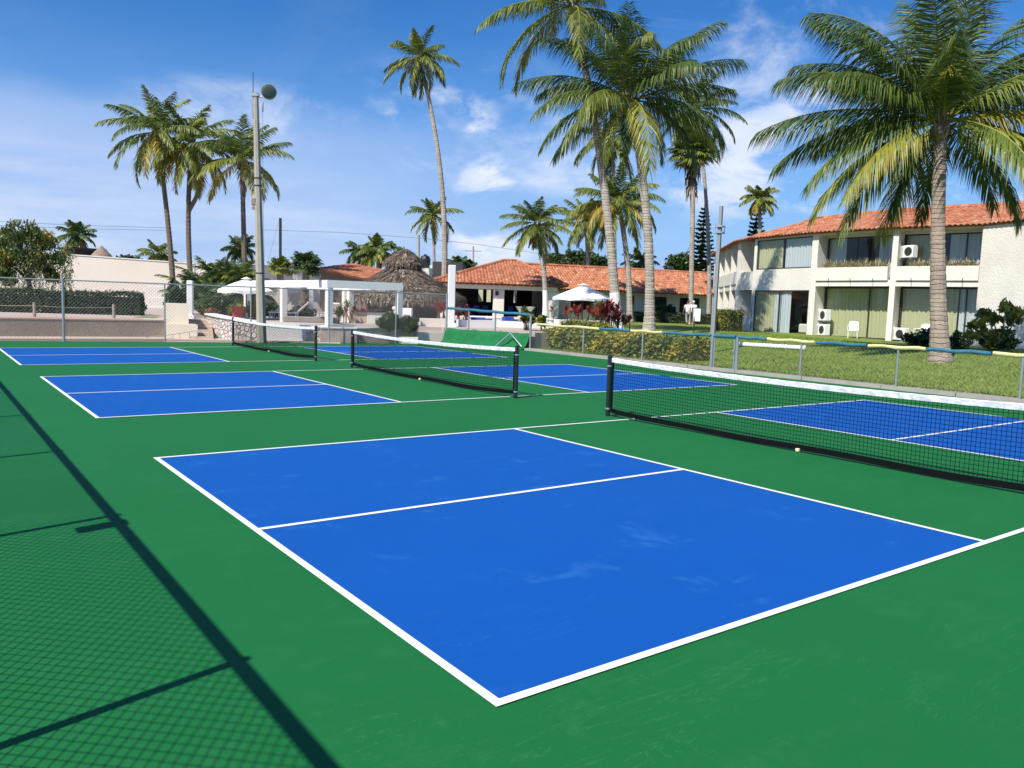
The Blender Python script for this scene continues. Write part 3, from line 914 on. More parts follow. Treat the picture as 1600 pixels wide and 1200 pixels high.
# stone wall with white cap
t = thing('stone_wall', (*((b0+b1)/2), 0), 'rubble stone retaining wall with a white cap behind the far net', 'wall')
ctrl = [(322, 33.0, .92), (345, 31.4, .86), (370, 31.0, .80), (415, 30.9, .70), (440, 31.0, .66), (478, 31.2, .63), (512, 31.4, .62)]
m = MB(); cp = MB(); wf = MB()
for (ua, Da, za), (ub, Db, zb) in zip(ctrl, ctrl[1:]):
    pa, pb = AZ(ua, Da, 0)[:2], AZ(ub, Db, 0)[:2]
    d = nrm(pb-pa); q = np.array([-d[1], d[0]])*0.32
    (wf if 415 <= ua < 478 else m).prism([tuple(pa), tuple(pb), tuple(pb+q), tuple(pa+q)], -0.1, [za-.05, zb-.05, zb-.05, za-.05])
    q1 = -q*0.2
    cp.prism([tuple(pa+q1), tuple(pb+q1), tuple(pb+q*1.2), tuple(pa+q*1.2)], [za-.05, zb-.05, zb-.05, za-.05], [za+.02, zb+.02, zb+.02, za+.02])
m.build('stone_face', MSTONE, t); wf.build('white_face', MPAINT, t); cp.build('cap', MPAINT, t)
# planter walls right of the pergola corner
def lowwall(name, pts, z0, z1, th, mm, label, capm=None):
    c = sum(np.array(p[:2]) for p in pts)/len(pts)
    t = thing(name, (c[0], c[1], 0), label, 'wall')
    m = MB()
    for p, q in zip(pts, pts[1:]): m.slab(p, q, z0, z1, th)
    m.build('wall_face', mm, t)
    if capm:
        m = MB()
        for p, q in zip(pts, pts[1:]): m.slab(p, q, z1, z1+0.05, th+0.08)
        m.build('cap', capm, t)
    return t
MPINKST = mat('pinkish_stone', (0.50, 0.40, 0.33), 0.95, var=0.6, vscale=4, col2=(0.34, 0.27, 0.22), bump=0.6, bscale=12)
lowwall('planter_wall', [AZ(500, 31.2, 0), AZ(557, 31.6, 0)], -0.1, 0.55, 0.3, MPINKST, 'pinkish stone planter wall under the pergola corner', MPAINT)
lowwall('planter_wall', [AZ(555, 31.95, 0), AZ(620, 32.7, 0)], -0.1, 0.56, 0.3, MPINKST, 'low pinkish planter wall below the fern bushes', MCREAM)
lowwall('planter_wall', [AZ(624, 32.4, 0), AZ(654, 32.4, 0)], -0.1, 0.26, 0.5, MCREAM, 'pale stone block at the foot of the fern bushes')
lowwall('planter_wall', [AZ(650, 33.3, 0), AZ(695, 33.6, 0)], -0.1, 0.45, 0.6, MCREAM, 'lower tier of the cream planter left of the white pillar')
lowwall('planter_wall', [AZ(656, 34.8, 0), AZ(694, 35.0, 0)], 0.3, 0.98, 0.8, MCREAM, 'upper tier of the cream planter left of the white pillar')
lowwall('bench_wall', [AZ(716, 35.5, 0), AZ(770, 36.3, 0)], 0.6, 0.96, 0.5, MPAINT, 'white low wall beside the pool, nearest the white pillar')
lowwall('bench_wall', [AZ(775, 37.0, 0), AZ(862, 37.2, 0)], 0.6, 0.93, 0.5, MPAINT, 'white low wall beside the pool, nearest the umbrella')
lowwall('garden_wall', [AZ(868, 41, 0), AZ(940, 42, 0)], 0.4, 1.02, 0.6, MWHITE, 'white planter wall below the open umbrella')

# white pillars
def pillar(u, D, zt, z0, wd, label):
    p = AZ(u, D, 0)
    t = thing('pillar', (p[0], p[1], z0), label, 'pillar')
    m = MB(); m.box((p[0], p[1], (z0+zt)/2), (wd, wd, zt-z0), R_(-25), bev=0.02); m.build('shaft', MPAINT, t)
    m = MB(); m.box((p[0], p[1], z0+0.10), (wd*1.6, wd*1.6, 0.2), R_(-25), bev=0.02); m.build('plinth', MPAINT, t)
pillar(297.5, 34.5, 2.27, 0.6, 0.24, 'slim white pillar at the top of the steps')
pillar(703.5, 34.9, 3.30, 0.6, 0.30, 'tall square white pillar between the thatched hut and the restaurant')

# rope fence posts on the left wall
for i, (u, lab) in enumerate(((54, 'weathered wooden post on the block wall, left of the fence post'), (178, 'weathered wooden post on the block wall, right of the fence post'))):
    p = AZ(u, 29.6+0.012*u, TZ)
    m = MB(); rr = [0.055, 0.06, 0.052, 0.058, 0.05]
    m.tube([(p[0], p[1], TZ+0.55*k/4) for k in range(5)], rr, 10)
    tag(m.build('wooden_post', mat('grey_wood', (0.36, 0.30, 0.23), 0.95, var=0.5, vscale=4, bump=0.5, bscale=20)), lab, 'post', 'rope fence posts on the block wall')
pa, pb, pc = AZ(-30, 29.4, TZ+0.42), AZ(54, 30.2, TZ+0.42), AZ(178, 31.7, TZ+0.42)
m = MB(); m.tube([pa, (pa+pb)/2-[0, 0, .03], pb], 0.012, 6); m.tube([pb, (pb+pc)/2-[0, 0, .05], pc], 0.008, 6)
tag(m.build('rope', mat('rope', (0.42, 0.36, 0.25), 0.9)), 'thin rope strung between the wooden posts on the block wall', 'rope')


# ------------------------------------------------------------------ foliage tools
def leafcloud(mb, c, rad, n, size, rng, tint=(0.15, 0.6), clumps=14, spread=0.42, up=0.5, aspect=1.9, hang=0.0, shell=0.55):
    """leaf-sized faces in clumps spread through an ellipsoid"""
    c = np.array(c, float); rad = np.array(rad, float)*np.ones(3)
    d = rng.normal(size=(clumps, 3)); d /= np.linalg.norm(d, axis=1)[:, None]
    cc = c+d*rad*(shell+(1-shell)*rng.rand(clumps, 1))*(1-spread*0.6)
    ct = tint[0]+(tint[1]-tint[0])*rng.rand(clumps)
    k = rng.randint(0, clumps, n)
    off = rng.normal(size=(n, 3)); off /= np.linalg.norm(off, axis=1)[:, None]
    P = cc[k]+off*rad*spread*rng.rand(n, 1)**0.5
    nr = rng.normal(size=(n, 3))+np.array([0, 0, up*1.6])+off*0.7
    nr /= np.linalg.norm(nr, axis=1)[:, None]
    a = np.cross(nr, rng.normal(size=(n, 3))); a[:, 2] -= hang
    a /= np.linalg.norm(a, axis=1)[:, None]
    b = np.cross(nr, a); b /= np.linalg.norm(b, axis=1)[:, None]+1e-9
    s = size*(0.6+0.8*rng.rand(n, 1))
    V = np.stack([P-a*s*aspect/2, P+b*s/2+a*s*0.1, P+a*s*aspect/2, P-b*s/2+a*s*0.1], 1).reshape(-1, 3)
    tt = np.clip(ct[k]+rng.normal(0, 0.07, n), 0, 1)
    mb.add(V, [(4*i, 4*i+1, 4*i+2, 4*i+3) for i in range(n)], list(tt))


def boxleaves(mb, a, b, z0, z1, dep, n, size, rng, tint=(0.1, 0.5), rough=0.12):
    """leaves all over a clipped hedge along plan line a-b"""
    a = np.array(a[:2]); b = np.array(b[:2]); d = b-a; Lh = np.linalg.norm(d); d /= Lh; q = np.array([-d[1], d[0]])
    s = rng.rand(n)*Lh; w_ = (rng.rand(n)-.5)*dep; z = z0+(z1-z0)*rng.rand(n)
    f = rng.rand(n)
    face = rng.choice(3, n, p=[0.4, 0.4, 0.2])
    w_[face == 0] = np.sign(rng.rand((face == 0).sum())-.5)*dep/2
    z[face == 1] = z1
    s[face == 2] = np.where(rng.rand((face == 2).sum()) > .5, 0, Lh)
    bump = 0.5+0.5*np.sin(s*2.3+a[0])*np.sin(s*0.9+2)
    z = z+rng.normal(0, rough*.5, n)+(z-z0)/(z1-z0)*bump*rough; w_ = w_+rng.normal(0, rough*.5, n)
    P = np.c_[a[0]+d[0]*s+q[0]*w_, a[1]+d[1]*s+q[1]*w_, z]
    nr = rng.normal(size=(n, 3))+[0, 0, .6]; nr /= np.linalg.norm(nr, axis=1)[:, None]
    u = np.cross(nr, rng.normal(size=(n, 3))); u /= np.linalg.norm(u, axis=1)[:, None]
    v = np.cross(nr, u)
    sz = size*(0.6+.8*rng.rand(n, 1))
    V = np.stack([P-u*sz, P+v*sz*.5, P+u*sz, P-v*sz*.5], 1).reshape(-1, 3)
    cl = 0.5+0.5*np.sin(s*3.1+z*4)*np.cos(s*1.7-1)
    tt = np.clip(tint[0]+(tint[1]-tint[0])*(0.55*cl+0.45*rng.rand(n)), 0, 1)
    mb.add(V, [(4*i, 4*i+1, 4*i+2, 4*i+3) for i in range(n)], list(tt))


# ------------------------------------------------------------------ palms
def frond(mb, P0, az, el, Lf, droop, nl, ll, lw, rng, tint, hang=0.75, twist=0.0, bare=0.10):
    m = 13
    ts = np.linspace(0, 1, m)
    els = el-droop*ts**1.35
    azs = az+twist*ts
    T = np.stack([np.cos(els)*np.cos(azs), np.cos(els)*np.sin(azs), np.sin(els)], 1)
    P = np.zeros((m, 3)); P[0] = P0
    for i in range(1, m): P[i] = P[i-1]+(T[i-1]+T[i])/2*Lf/(m-1)
    mb.tube(P, list(0.035*(1-ts)**1.0*(Lf/4.5)+0.004), 4, False, tint=min(1, tint*0.5+0.38))
    t = bare+(1-bare)*(np.arange(nl)+0.5)/nl
    t = np.repeat(t, 2)+rng.normal(0, 0.004, 2*nl)
    t = np.clip(t, 0, 1)
    sg = np.tile([1.0, -1.0], nl)
    p = np.stack([np.interp(t, ts, P[:, k]) for k in range(3)], 1)
    tt = np.stack([np.interp(t, ts, T[:, k]) for k in range(3)], 1)
    tt /= np.linalg.norm(tt, axis=1)[:, None]
    aa = np.interp(t, ts, azs)
    S = np.stack([np.sin(aa), -np.cos(aa), np.zeros_like(aa)], 1)
    N = np.cross(S, tt)
    shp = np.clip(np.minimum((t-bare)/0.16+0.35, 1.0), 0, 1)*(1-0.62*np.clip((t-0.45)/0.55, 0, 1)**1.6)
    le = ll*shp*(0.85+0.3*rng.rand(2*nl))
    sw = R_(28)+R_(38)*t+rng.normal(0, .08, 2*nl)
    d1 = S*(sg*np.cos(sw))[:, None]+tt*np.sin(sw)[:, None]+N*(0.25*(1-t)+rng.normal(0, .10, 2*nl))[:, None]
    gv = 0.30+0.70*np.abs(np.cos(np.interp(t, ts, els)))
    d1[:, 2] -= hang*0.75*gv
    d1 /= np.linalg.norm(d1, axis=1)[:, None]
    d2 = d1.copy(); d2[:, 2] -= hang*(0.75+0.7*rng.rand(2*nl))*gv; d2 /= np.linalg.norm(d2, axis=1)[:, None]
    wv = np.cross(d1, N*0.6+S*(sg*0.5)[:, None]+rng.normal(0, .25, (2*nl, 3))); wv /= np.linalg.norm(wv, axis=1)[:, None]+1e-9
    wd = (lw*(0.55+0.45*shp))[:, None]
    q1 = p+d1*(le*0.5)[:, None]; q2 = q1+d2*(le*0.5)[:, None]
    V = np.stack([p-wv*wd*.35, p+wv*wd*.35, q1+wv*wd*.5, q1-wv*wd*.5, q2], 1).reshape(-1, 3)
    n2 = 2*nl
    fs = []; tl = []
    for i in range(n2):
        fs.append((5*i, 5*i+1, 5*i+2, 5*i+3)); fs.append((5*i+3, 5*i+2, 5*i+4))
        v = min(1, max(0, tint+rng.normal(0, 0.05)))
        tl += [v, min(1, v+0.05)]
    mb.add(V, fs, tl)
    return P


def bez(a, b, bow, n):
    """curve from a to b; bow is the sideways offset of its middle"""
    a, b, c = np.array(a, float), np.array(b, float), (np.array(a, float)+np.array(b, float))/2+np.array(bow, float)*2
    return [(1-t)**2*a+2*t*(1-t)*c+t*t*b for t in np.linspace(0, 1, n)]


def trunk_mesh(pts_fn, r0, r1, seg, nside=12, flare=1.5, ring=0.04, seed=0, Lt=8.0):
    mb = MB(); rg = random.Random(seed)
    pts = pts_fn
    n = len(pts); rad = []
    for i in range(n):
        t = i/(n-1)
        r = r0+(r1-r0)*t**0.8
        hgt = t*Lt
        r *= 1+(flare-1)*math.exp(-hgt/0.5)
        r *= 1+(ring if i % 2 else -ring)+rg.uniform(-.02, .02)
        rad.append(r)
    mb.tube(pts, rad, nside)
    return mb


def palm(u, v0, D, z0, tips, label, fr=4.0, nf=22, seed=1, bow=0.0, r0=0.2, r1=0.13, nl=44, ll=0.75, lw=0.045, tint=0.30, old=0.75,
         lime=0.0, nuts=0, el_hi=80, el_lo=-45, droop=1.15, fib=True, explicit=None, group=None, base=None, trunk2=None, dead=0, name='coconut_palm', barkm=None, hang=0.75):
    """u, D, z0: foot of the trunk; tips=(u, v): centre of the crown in the picture, at depth D"""
    rng = np.random.RandomState(seed)
    ll *= 1.28; nl = int(nl*1.25); nf = int(nf*1.15); tint += 0.03
    b = AZ(u, D, z0) if base is None else np.array(base, float)
    c = A(tips[0], tips[1], D)
    t = thing(name, b, label, 'palm tree', group)
    H = np.linalg.norm(c-b)
    bowv = HR*bow
    n = max(8, min(110, int(H/0.13)))
    pts = bez(b-[0, 0, 0.08], c, bowv, n)
    barkm = barkm or MTRUNK
    trunk_mesh(pts, r0, r1, n, 12 if D < 45 else 8, 1.5, 0.03, seed, H).build('trunk', barkm, t, smooth=False)
    if trunk2:
        b2 = pts[int(trunk2[0]*n)]; pts2 = bez(b2, A(*trunk2[1], D), HR*trunk2[2], 40)
        trunk_mesh(pts2, r0*0.8, r1*0.9, 40, 8, 1.2, 0.03, seed+5, H).build('trunk', barkm, t)
    if lime:
        k = [p for p in pts if p[2]-b[2] < lime]
        rr = []
        for i, p in enumerate(k):
            tt = i/(n-1); rr.append((r0+(r1-r0)*tt**.8)*(1+0.5*math.exp(-tt*H/0.5))*1.05)
        m = MB(); m.tube(k, rr, 12); m.build('whitewash', MLIME, t)
    m = MB()
    spec = []
    if explicit:
        for e in explicit: spec.append(e)
    ga = rng.rand()*6.28
    for i in range(nf):
        k = (i+0.5)/nf
        az = ga+i*2.39996+rng.normal(0, .12)
        el = R_(el_hi+(el_lo-el_hi)*k**1.05+rng.normal(0, 5))
        ti = tint-0.06+0.18*rng.rand()
        if k > 0.8: ti = tint+(old-tint)*rng.rand()
        spec.append((az, el, fr*(0.72+0.28*min(1, k*2.2))*(0.92+.16*rng.rand()), (droop*(0.65+0.5*rng.rand()))*(0.75 if k < 0.2 else 1), ti))
    for (az, el, lf, dr, ti) in spec:
        off = np.array([math.cos(az), math.sin(az), 0])*r1*0.8
        frond(m, c+off+[0, 0, rng.uniform(-.1, .25)], az, el, lf, dr, nl, ll*(lf/fr), lw, rng, ti, hang, rng.normal(0, .18))
    m.build('crown', MLEAF, t)
    if fib:
        m = MB()
        for k in range(26):
            az = rng.rand()*6.28; e = R_(rng.uniform(20, 80)); q = np.array([math.cos(az), math.sin(az), 0])
            p0 = c+q*r1*0.7+[0, 0, rng.uniform(-0.6, 0.05)]
            p1 = p0+q*0.30*math.cos(e)*fr/4+np.array([0, 0, 0.45*math.sin(e)*fr/4])
            m.tube([p0, (p0+p1)/2+q*.03, p1], [0.06, 0.05, 0.02], 4, False, tint=rng.rand())
        m.build('leaf_bases', MFIBRE, t)
    if nuts:
        for k in range(nuts):
            az = rng.rand()*6.28; q = np.array([math.cos(az), math.sin(az), 0])
            m = MB(); m.ball(c+q*rng.uniform(.22, .4)+[0, 0, rng.uniform(-.55, -.15)], 0.12, 10, (1, 1, 1.2)); m.build('coconut', MNUT, t, smooth=True)
    if dead:
        m = MB()
        for k in range(dead):
            az = rng.rand()*6.28
            frond(m, c-[0, 0, .15], az, R_(rng.uniform(-75, -55)), fr*rng.uniform(.45, .75), 0.35, 26, ll*.6, lw, rng, 0.93+.07*rng.rand(), 1.2)
        m.build('dead_fronds', MLEAF, t)
    return t


def vaz(deg):
    """plan azimuth of a direction: 0 = picture right, 90 = away from the camera, 180 = picture left"""
    d = HR*math.cos(R_(deg))+HF*math.sin(R_(deg))
    return math.atan2(d[1], d[0])


# big palm at right
ex = [(vaz(176), R_(14), 5.9, 0.75, 0.26), (vaz(190), R_(-8), 5.3, 0.85, 0.36), (vaz(206), R_(-18), 4.9, 0.75, 0.62), (vaz(165), R_(-18), 5.0, 0.9, 0.48),
      (vaz(185), R_(38), 5.6, 1.0, 0.22), (vaz(200), R_(30), 5.2, 0.9, 0.32), (vaz(150), R_(50), 5.4, 1.0, 0.25), (vaz(230), R_(62), 5.0, 0.5, 0.30),
      (vaz(172), R_(58), 5.4, 0.75, 0.24), (vaz(255), R_(72), 3.1, 2.0, 0.58), (vaz(275), R_(82), 5.0, 0.4, 0.45), (vaz(100), R_(75), 5.2, 0.5, 0.25),
      (vaz(338), R_(20), 5.0, 1.6, 0.66), (vaz(322), R_(0), 4.3, 1.4, 0.58), (vaz(8), R_(28), 5.4, 0.9, 0.22), (vaz(-12), R_(42), 5.4, 0.9, 0.25), (vaz(20), R_(55), 5.4, 0.8, 0.22),
      (vaz(5), R_(8), 5.2, 1.0, 0.28), (vaz(40), R_(-5), 4.6, 1.2, 0.26), (vaz(60), R_(65), 5.2, 0.6, 0.25), (vaz(195), R_(-50), 3.6, 0.6, 0.22), (vaz(70), R_(-40), 3.8, 0.6, 0.2),
      (vaz(350), R_(-30), 4.2, 0.9, 0.30), (vaz(130), R_(20), 5.0, 1.0, 0.22), (vaz(181), R_(70), 6.0, 1.15, 0.26), (vaz(-3), R_(72), 6.0, 1.0, 0.24), (vaz(250), R_(85), 5.6, 0.35, 0.40), (vaz(10), R_(60), 6.0, 1.2, 0.24)]
lb = L(1470, 566)
palm(1470, 566, 26.2, lb[2], (1471, 195), 'large coconut palm with thick ringed trunk standing on the lawn in front of the hotel', fr=5.3, nf=9, seed=21,
     base=lb, barkm=MBROWN, r0=0.275, r1=0.18, nl=92, ll=1.2, lw=0.044, hang=.95, explicit=ex, nuts=5, el_hi=70, el_lo=-30, bow=-0.1, droop=1.0)
ex = [(vaz(178), R_(28), 5.5, 0.9, 0.25), (vaz(190), R_(14), 5.0, 1.15, 0.34), (vaz(170), R_(2), 4.9, 1.25, 0.28), (vaz(200), R_(-12), 4.4, 1.1, 0.40), (vaz(215), R_(-45), 3.4, .8, .45),
      (vaz(0), R_(42), 5.9, 0.75, 0.22), (vaz(12), R_(30), 5.4, 0.8, 0.24), (vaz(-10), R_(8), 5.2, 1.25, 0.30), (vaz(8), R_(-12), 4.8, 1.2, 0.28), (vaz(-28), R_(-40), 3.6, 0.9, 0.30),
      (vaz(270), R_(75), 4.4, 1.8, 0.50), (vaz(90), R_(82), 5.2, 0.4, 0.24), (vaz(140), R_(62), 5.2, 0.7, 0.22), (vaz(40), R_(62), 5.2, 0.7, 0.22), (vaz(185), R_(55), 5.2, 0.9, 0.26),
      (vaz(-5), R_(60), 5.4, 0.7, 0.24), (vaz(240), R_(55), 4.8, 1.0, 0.30), (vaz(300), R_(50), 4.8, 1.1, 0.30), (vaz(260), R_(-62), 2.6, 0.4, 0.30)]
palm(1014, 516, 37.8, 0.66, (984, 160), 'central coconut palm with a tall ringed trunk behind the croton hedge', fr=5.2, nf=9, seed=5, r0=0.25, r1=0.17, nl=74, ll=1.2,
     lw=0.048, hang=.95, explicit=ex, nuts=8, el_hi=70, el_lo=-25, bow=0.35)
palm(964, 512, 38.5, 0.66, (894, 12), 'leaning coconut palm with a whitewashed foot behind the red cordylines', fr=5.2, nf=21, seed=9, r0=0.25, r1=0.15, nl=56, ll=0.95,
     lw=0.06, bow=0.35, lime=1.8, old=0.6, el_lo=-30)
palm(984, 501, 60, 0.72, (966, 318), 'coconut palm with golden dying fronds between the two big trunks', fr=3.9, nf=26, seed=31, r0=0.24, r1=0.17, nl=40, ll=0.85, lw=0.075,
     old=0.80, tint=0.36, bow=0.25, explicit=[(vaz(190), R_(5), 4.0, 1.5, 0.76), (vaz(215), R_(0), 3.8, 1.5, 0.78), (vaz(-20), R_(0), 3.8, 1.5, 0.78), (vaz(-50), R_(-10), 3.4, 1.2, 0.74), (vaz(240), R_(-10), 3.4, 1.2, 0.80)])
palm(852, 500, 55, 0.66, (839, 352), 'coconut palm with whitewashed trunk foot and hanging dead fronds before the restaurant', fr=2.7, nf=24, seed=14, r0=0.19, r1=0.15, nl=34, ll=0.6, lw=0.07,
     bow=0.2, lime=2.1, dead=5, tint=0.34)
palm(921, 440, 74, 0.5, (916, 345), 'coconut palm with yellowing fronds rising behind the restaurant roof', fr=3.2, nf=22, seed=17, r0=0.2, r1=0.15, nl=32, ll=0.7, lw=0.09, tint=0.42, old=0.8)
palm(962, 440, 72, 0.5, (957, 215), 'tall coconut palm half hidden behind the central crown', fr=4.4, nf=22, seed=19, r0=0.22, r1=0.15, nl=36, ll=0.85, lw=0.085, tint=0.32, el_hi=65, el_lo=-75)
palm(1107, 493, 66, 0.6, (1088, 172), 'tall slim coconut palm above the fan palm', fr=4.3, nf=24, seed=23, r0=0.2, r1=0.12, nl=36, ll=0.85, lw=0.08, tint=0.30, bow=0.4, el_lo=-55)
palm(690, 470, 62, 0.6, (655, 92), 'very tall slender coconut palm with a curved trunk behind the thatched hut', fr=3.3, nf=17, seed=25, r0=0.26, r1=0.14, nl=40, ll=0.75, lw=0.075, bow=0.9, tint=0.36, old=0.55, el_lo=-60)
palm(680, 440, 75, 0.3, (677, 338), 'small coconut palm behind the curved trunk', fr=2.7, nf=18, seed=27, r0=0.16, r1=0.12, nl=28, ll=0.6, lw=0.09, tint=0.34, el_lo=-50)
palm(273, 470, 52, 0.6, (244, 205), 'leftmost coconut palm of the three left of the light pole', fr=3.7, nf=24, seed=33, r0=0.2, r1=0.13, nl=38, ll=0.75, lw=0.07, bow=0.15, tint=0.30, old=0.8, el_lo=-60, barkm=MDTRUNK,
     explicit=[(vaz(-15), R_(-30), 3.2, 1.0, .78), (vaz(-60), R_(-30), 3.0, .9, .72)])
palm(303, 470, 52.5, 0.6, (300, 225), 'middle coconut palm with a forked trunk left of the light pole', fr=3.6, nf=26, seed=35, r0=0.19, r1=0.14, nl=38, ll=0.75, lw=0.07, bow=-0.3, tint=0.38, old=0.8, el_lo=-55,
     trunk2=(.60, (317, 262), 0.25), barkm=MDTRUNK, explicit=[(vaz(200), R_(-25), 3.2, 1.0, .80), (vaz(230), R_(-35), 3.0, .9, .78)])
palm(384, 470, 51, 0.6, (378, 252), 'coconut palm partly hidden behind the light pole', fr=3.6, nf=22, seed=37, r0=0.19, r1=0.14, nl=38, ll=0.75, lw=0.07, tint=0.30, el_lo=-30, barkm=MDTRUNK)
palm(1187, 440, 62, 0.5, (1187, 312), 'small palm rising above the left part of the hotel roof', fr=1.6, nf=22, seed=39, r0=0.16, r1=0.13, nl=22, ll=0.5, lw=0.08, tint=0.38)
GR = 'distant palms along the skyline'
palm(122, 420, 72, 0.3, (120, 367), 'distant coconut palm behind the cream wall at far left', fr=1.8, nf=20, seed=41, nl=20, ll=0.6, lw=0.11, tint=0.2, group=GR)
palm(250, 430, 75, 0.3, (247, 398), 'distant coconut palm crown just over the cream wall', fr=1.9, nf=16, seed=43, nl=20, ll=0.6, lw=0.11, tint=0.3, group=GR)
palm(567, 430, 70, 0.3, (566, 396), 'distant dark coconut palm left of the thatched roof', fr=1.8, nf=18, seed=45, nl=20, ll=0.6, lw=0.11, tint=0.15, group=GR)
palm(592, 430, 68, 0.3, (590, 392), 'distant coconut palm right beside the thatched roof peak', fr=1.9, nf=20, seed=47, nl=22, ll=0.6, lw=0.11, tint=0.3, group=GR)
palm(717, 440, 85, 0.3, (716, 416), 'distant dark palm just right of the white pillar', fr=1.5, nf=16, seed=49, nl=16, ll=0.6, lw=0.13, tint=0.1, group=GR)
palm(735, 440, 86, 0.3, (733, 419), 'distant dark palm by the left end of the restaurant roof', fr=1.4, nf=16, seed=51, nl=16, ll=0.6, lw=0.13, tint=0.1, group=GR)
palm(1002, 440, 80, 0.3, (1000, 412), 'distant palm crown over the long tiled roof', fr=2.3, nf=18, seed=53, nl=20, ll=0.6, lw=0.12, tint=0.3, group=GR)
palm(395, 440, 60, 0.3, (376, 388), 'small dark palm at the foot of the light pole', fr=1.4, nf=16, seed=55, nl=18, ll=0.5, lw=0.1, tint=0.2, group=GR)


def areca(u, v, D, h, label, seed, tint=0.3, fr=2.2):
    rng = np.random.RandomState(seed)
    b = AZ(u, D, TZ)
    t = thing('areca_palm', b, label, 'palm', 'bushy palms behind the pergola')
    m = MB(); st = MB()
    for k in range(7):
        q = b+np.array([rng.normal(0, .28), rng.normal(0, .28), 0])
        hh = h*rng.uniform(.45, 1.0)
        c = q+[rng.normal(0, .25), rng.normal(0, .25), hh]
        st.tube([q, (q+c)/2, c], [.06, .05, .04], 6, False)
        for i in range(7):
            frond(m, c, rng.rand()*6.28, R_(rng.uniform(15, 80)), fr*rng.uniform(.7, 1.0), rng.uniform(.7, 1.4), 22, .5, .06, rng, tint+rng.normal(0, .08), .5)
    st.build('stems', mat('green_stem', (0.20, 0.22, 0.07), 0.7), t); m.build('crown', MLEAF, t)


areca(318, 440, 43, 1.5, 'bushy green palm clump nearest the white pillar at the steps', 61, 0.22)
areca(345, 430, 44, 2.0, 'tallest bushy palm clump left of the light pole', 62, 0.25)
areca(372, 430, 43, 1.8, 'bushy palm clump just left of the light pole', 63, 0.32)
areca(334, 440, 41, 0.7, 'low bushy palm in front of the taller clumps', 64, 0.28, 1.6)


def fan_leaf(m, p0, d, L0, Rf, rng, tint, droop=0.3):
    """petiole and a round pleated fan"""
    d = nrm(np.array(d, float)); p1 = p0+d*L0+np.array([0, 0, -0.08*L0])
    m.tube([p0, p1], [0.03, 0.02], 4, False, tint=tint)
    s = np.cross(d, [0, 0, 1]); s = nrm(s); nrml = np.cross(s, d)
    n = 26
    for k in range(n):
        a = R_(-125+250*(k+.5)/n)
        e = d*math.cos(a)+s*math.sin(a)
        wv = np.cross(e, nrml)*Rf*0.075
        l = Rf*(0.85+0.15*math.cos(a))*rng.uniform(.9, 1.05)
        q1 = p1+e*l*0.6+nrml*rng.normal(0, .03); q2 = p1+e*l-np.array([0, 0, droop*l*rng.uniform(.5, 1.3)])
        m.add([p1-wv*.15, p1+wv*.15, q1+wv, q1-wv, q2], [(0, 1, 2, 3), (3, 2, 4)], tint+rng.normal(0, .04))


def fan_palm(u, D, z0, cu, cv, label, seed, Rf=0.9, nf=26, r=0.17, skirt=True, tint=0.3):
    rng = np.random.RandomState(seed)
    b = AZ(u, D, z0); c = A(cu, cv, D)
    t = thing('fan_palm', b, label, 'palm tree')
    H = np.linalg.norm(c-b); n = max(6, int(H/.3))
    trunk_mesh(bez(b, c, (0, 0, 0), n), r*1.2, r, n, 10, 1.4, .02, seed, H).build('trunk', MTRUNK, t)
    m = MB()
    for i in range(nf):
        k = (i+.5)/nf; az = i*2.4; el = R_(75-100*k)
        d = (math.cos(el)*math.cos(az), math.cos(el)*math.sin(az), math.sin(el))
        fan_leaf(m, c+[0, 0, .1], d, Rf*(0.75+.3*rng.rand()), Rf, rng, tint+.15*k+rng.normal(0, .05))
    m.build('crown', MLEAF, t)
    if skirt:
        m = MB()
        for i in range(110):
            az = rng.rand()*6.28; z = -rng.rand()**1.3*Rf*2.4
            q = np.array([math.cos(az), math.sin(az), 0]); p0 = c+q*r+[0, 0, z+.1]
            l = Rf*rng.uniform(.6, 1.1)*(1-0.25*(-z)/(Rf*2.4))
            p1 = p0+q*Rf*rng.uniform(.15, .55)*(1-0.5*(-z)/(Rf*2.4))+[0, 0, -l*.5]; p2 = p1+[0, 0, -l*.6]
            s = np.array([-q[1], q[0], 0])*rng.uniform(.04, .13)
            m.add([p0-s*.3, p0+s*.3, p1+s, p1-s, p2+s*.3, p2-s*.3], [(0, 1, 2, 3), (3, 2, 4, 5)], rng.rand())
        m.build('dead_skirt', MFIBRE, t)
    return t


fan_palm(1079, 62, 0.6, 1084, 240, 'fan palm with a shaggy skirt of dead leaves over the long tiled roof', 71, 1.25, 34)
fan_palm(443, 43, 0.65, 437, 422, 'short yellowish fan palm behind the pergola', 72, 0.46, 22, skirt=False, tint=.42)
fan_palm(478, 43, 0.65, 478, 420, 'dark green fan palm behind the pergola beam', 73, 0.62, 24, skirt=False, tint=.12)


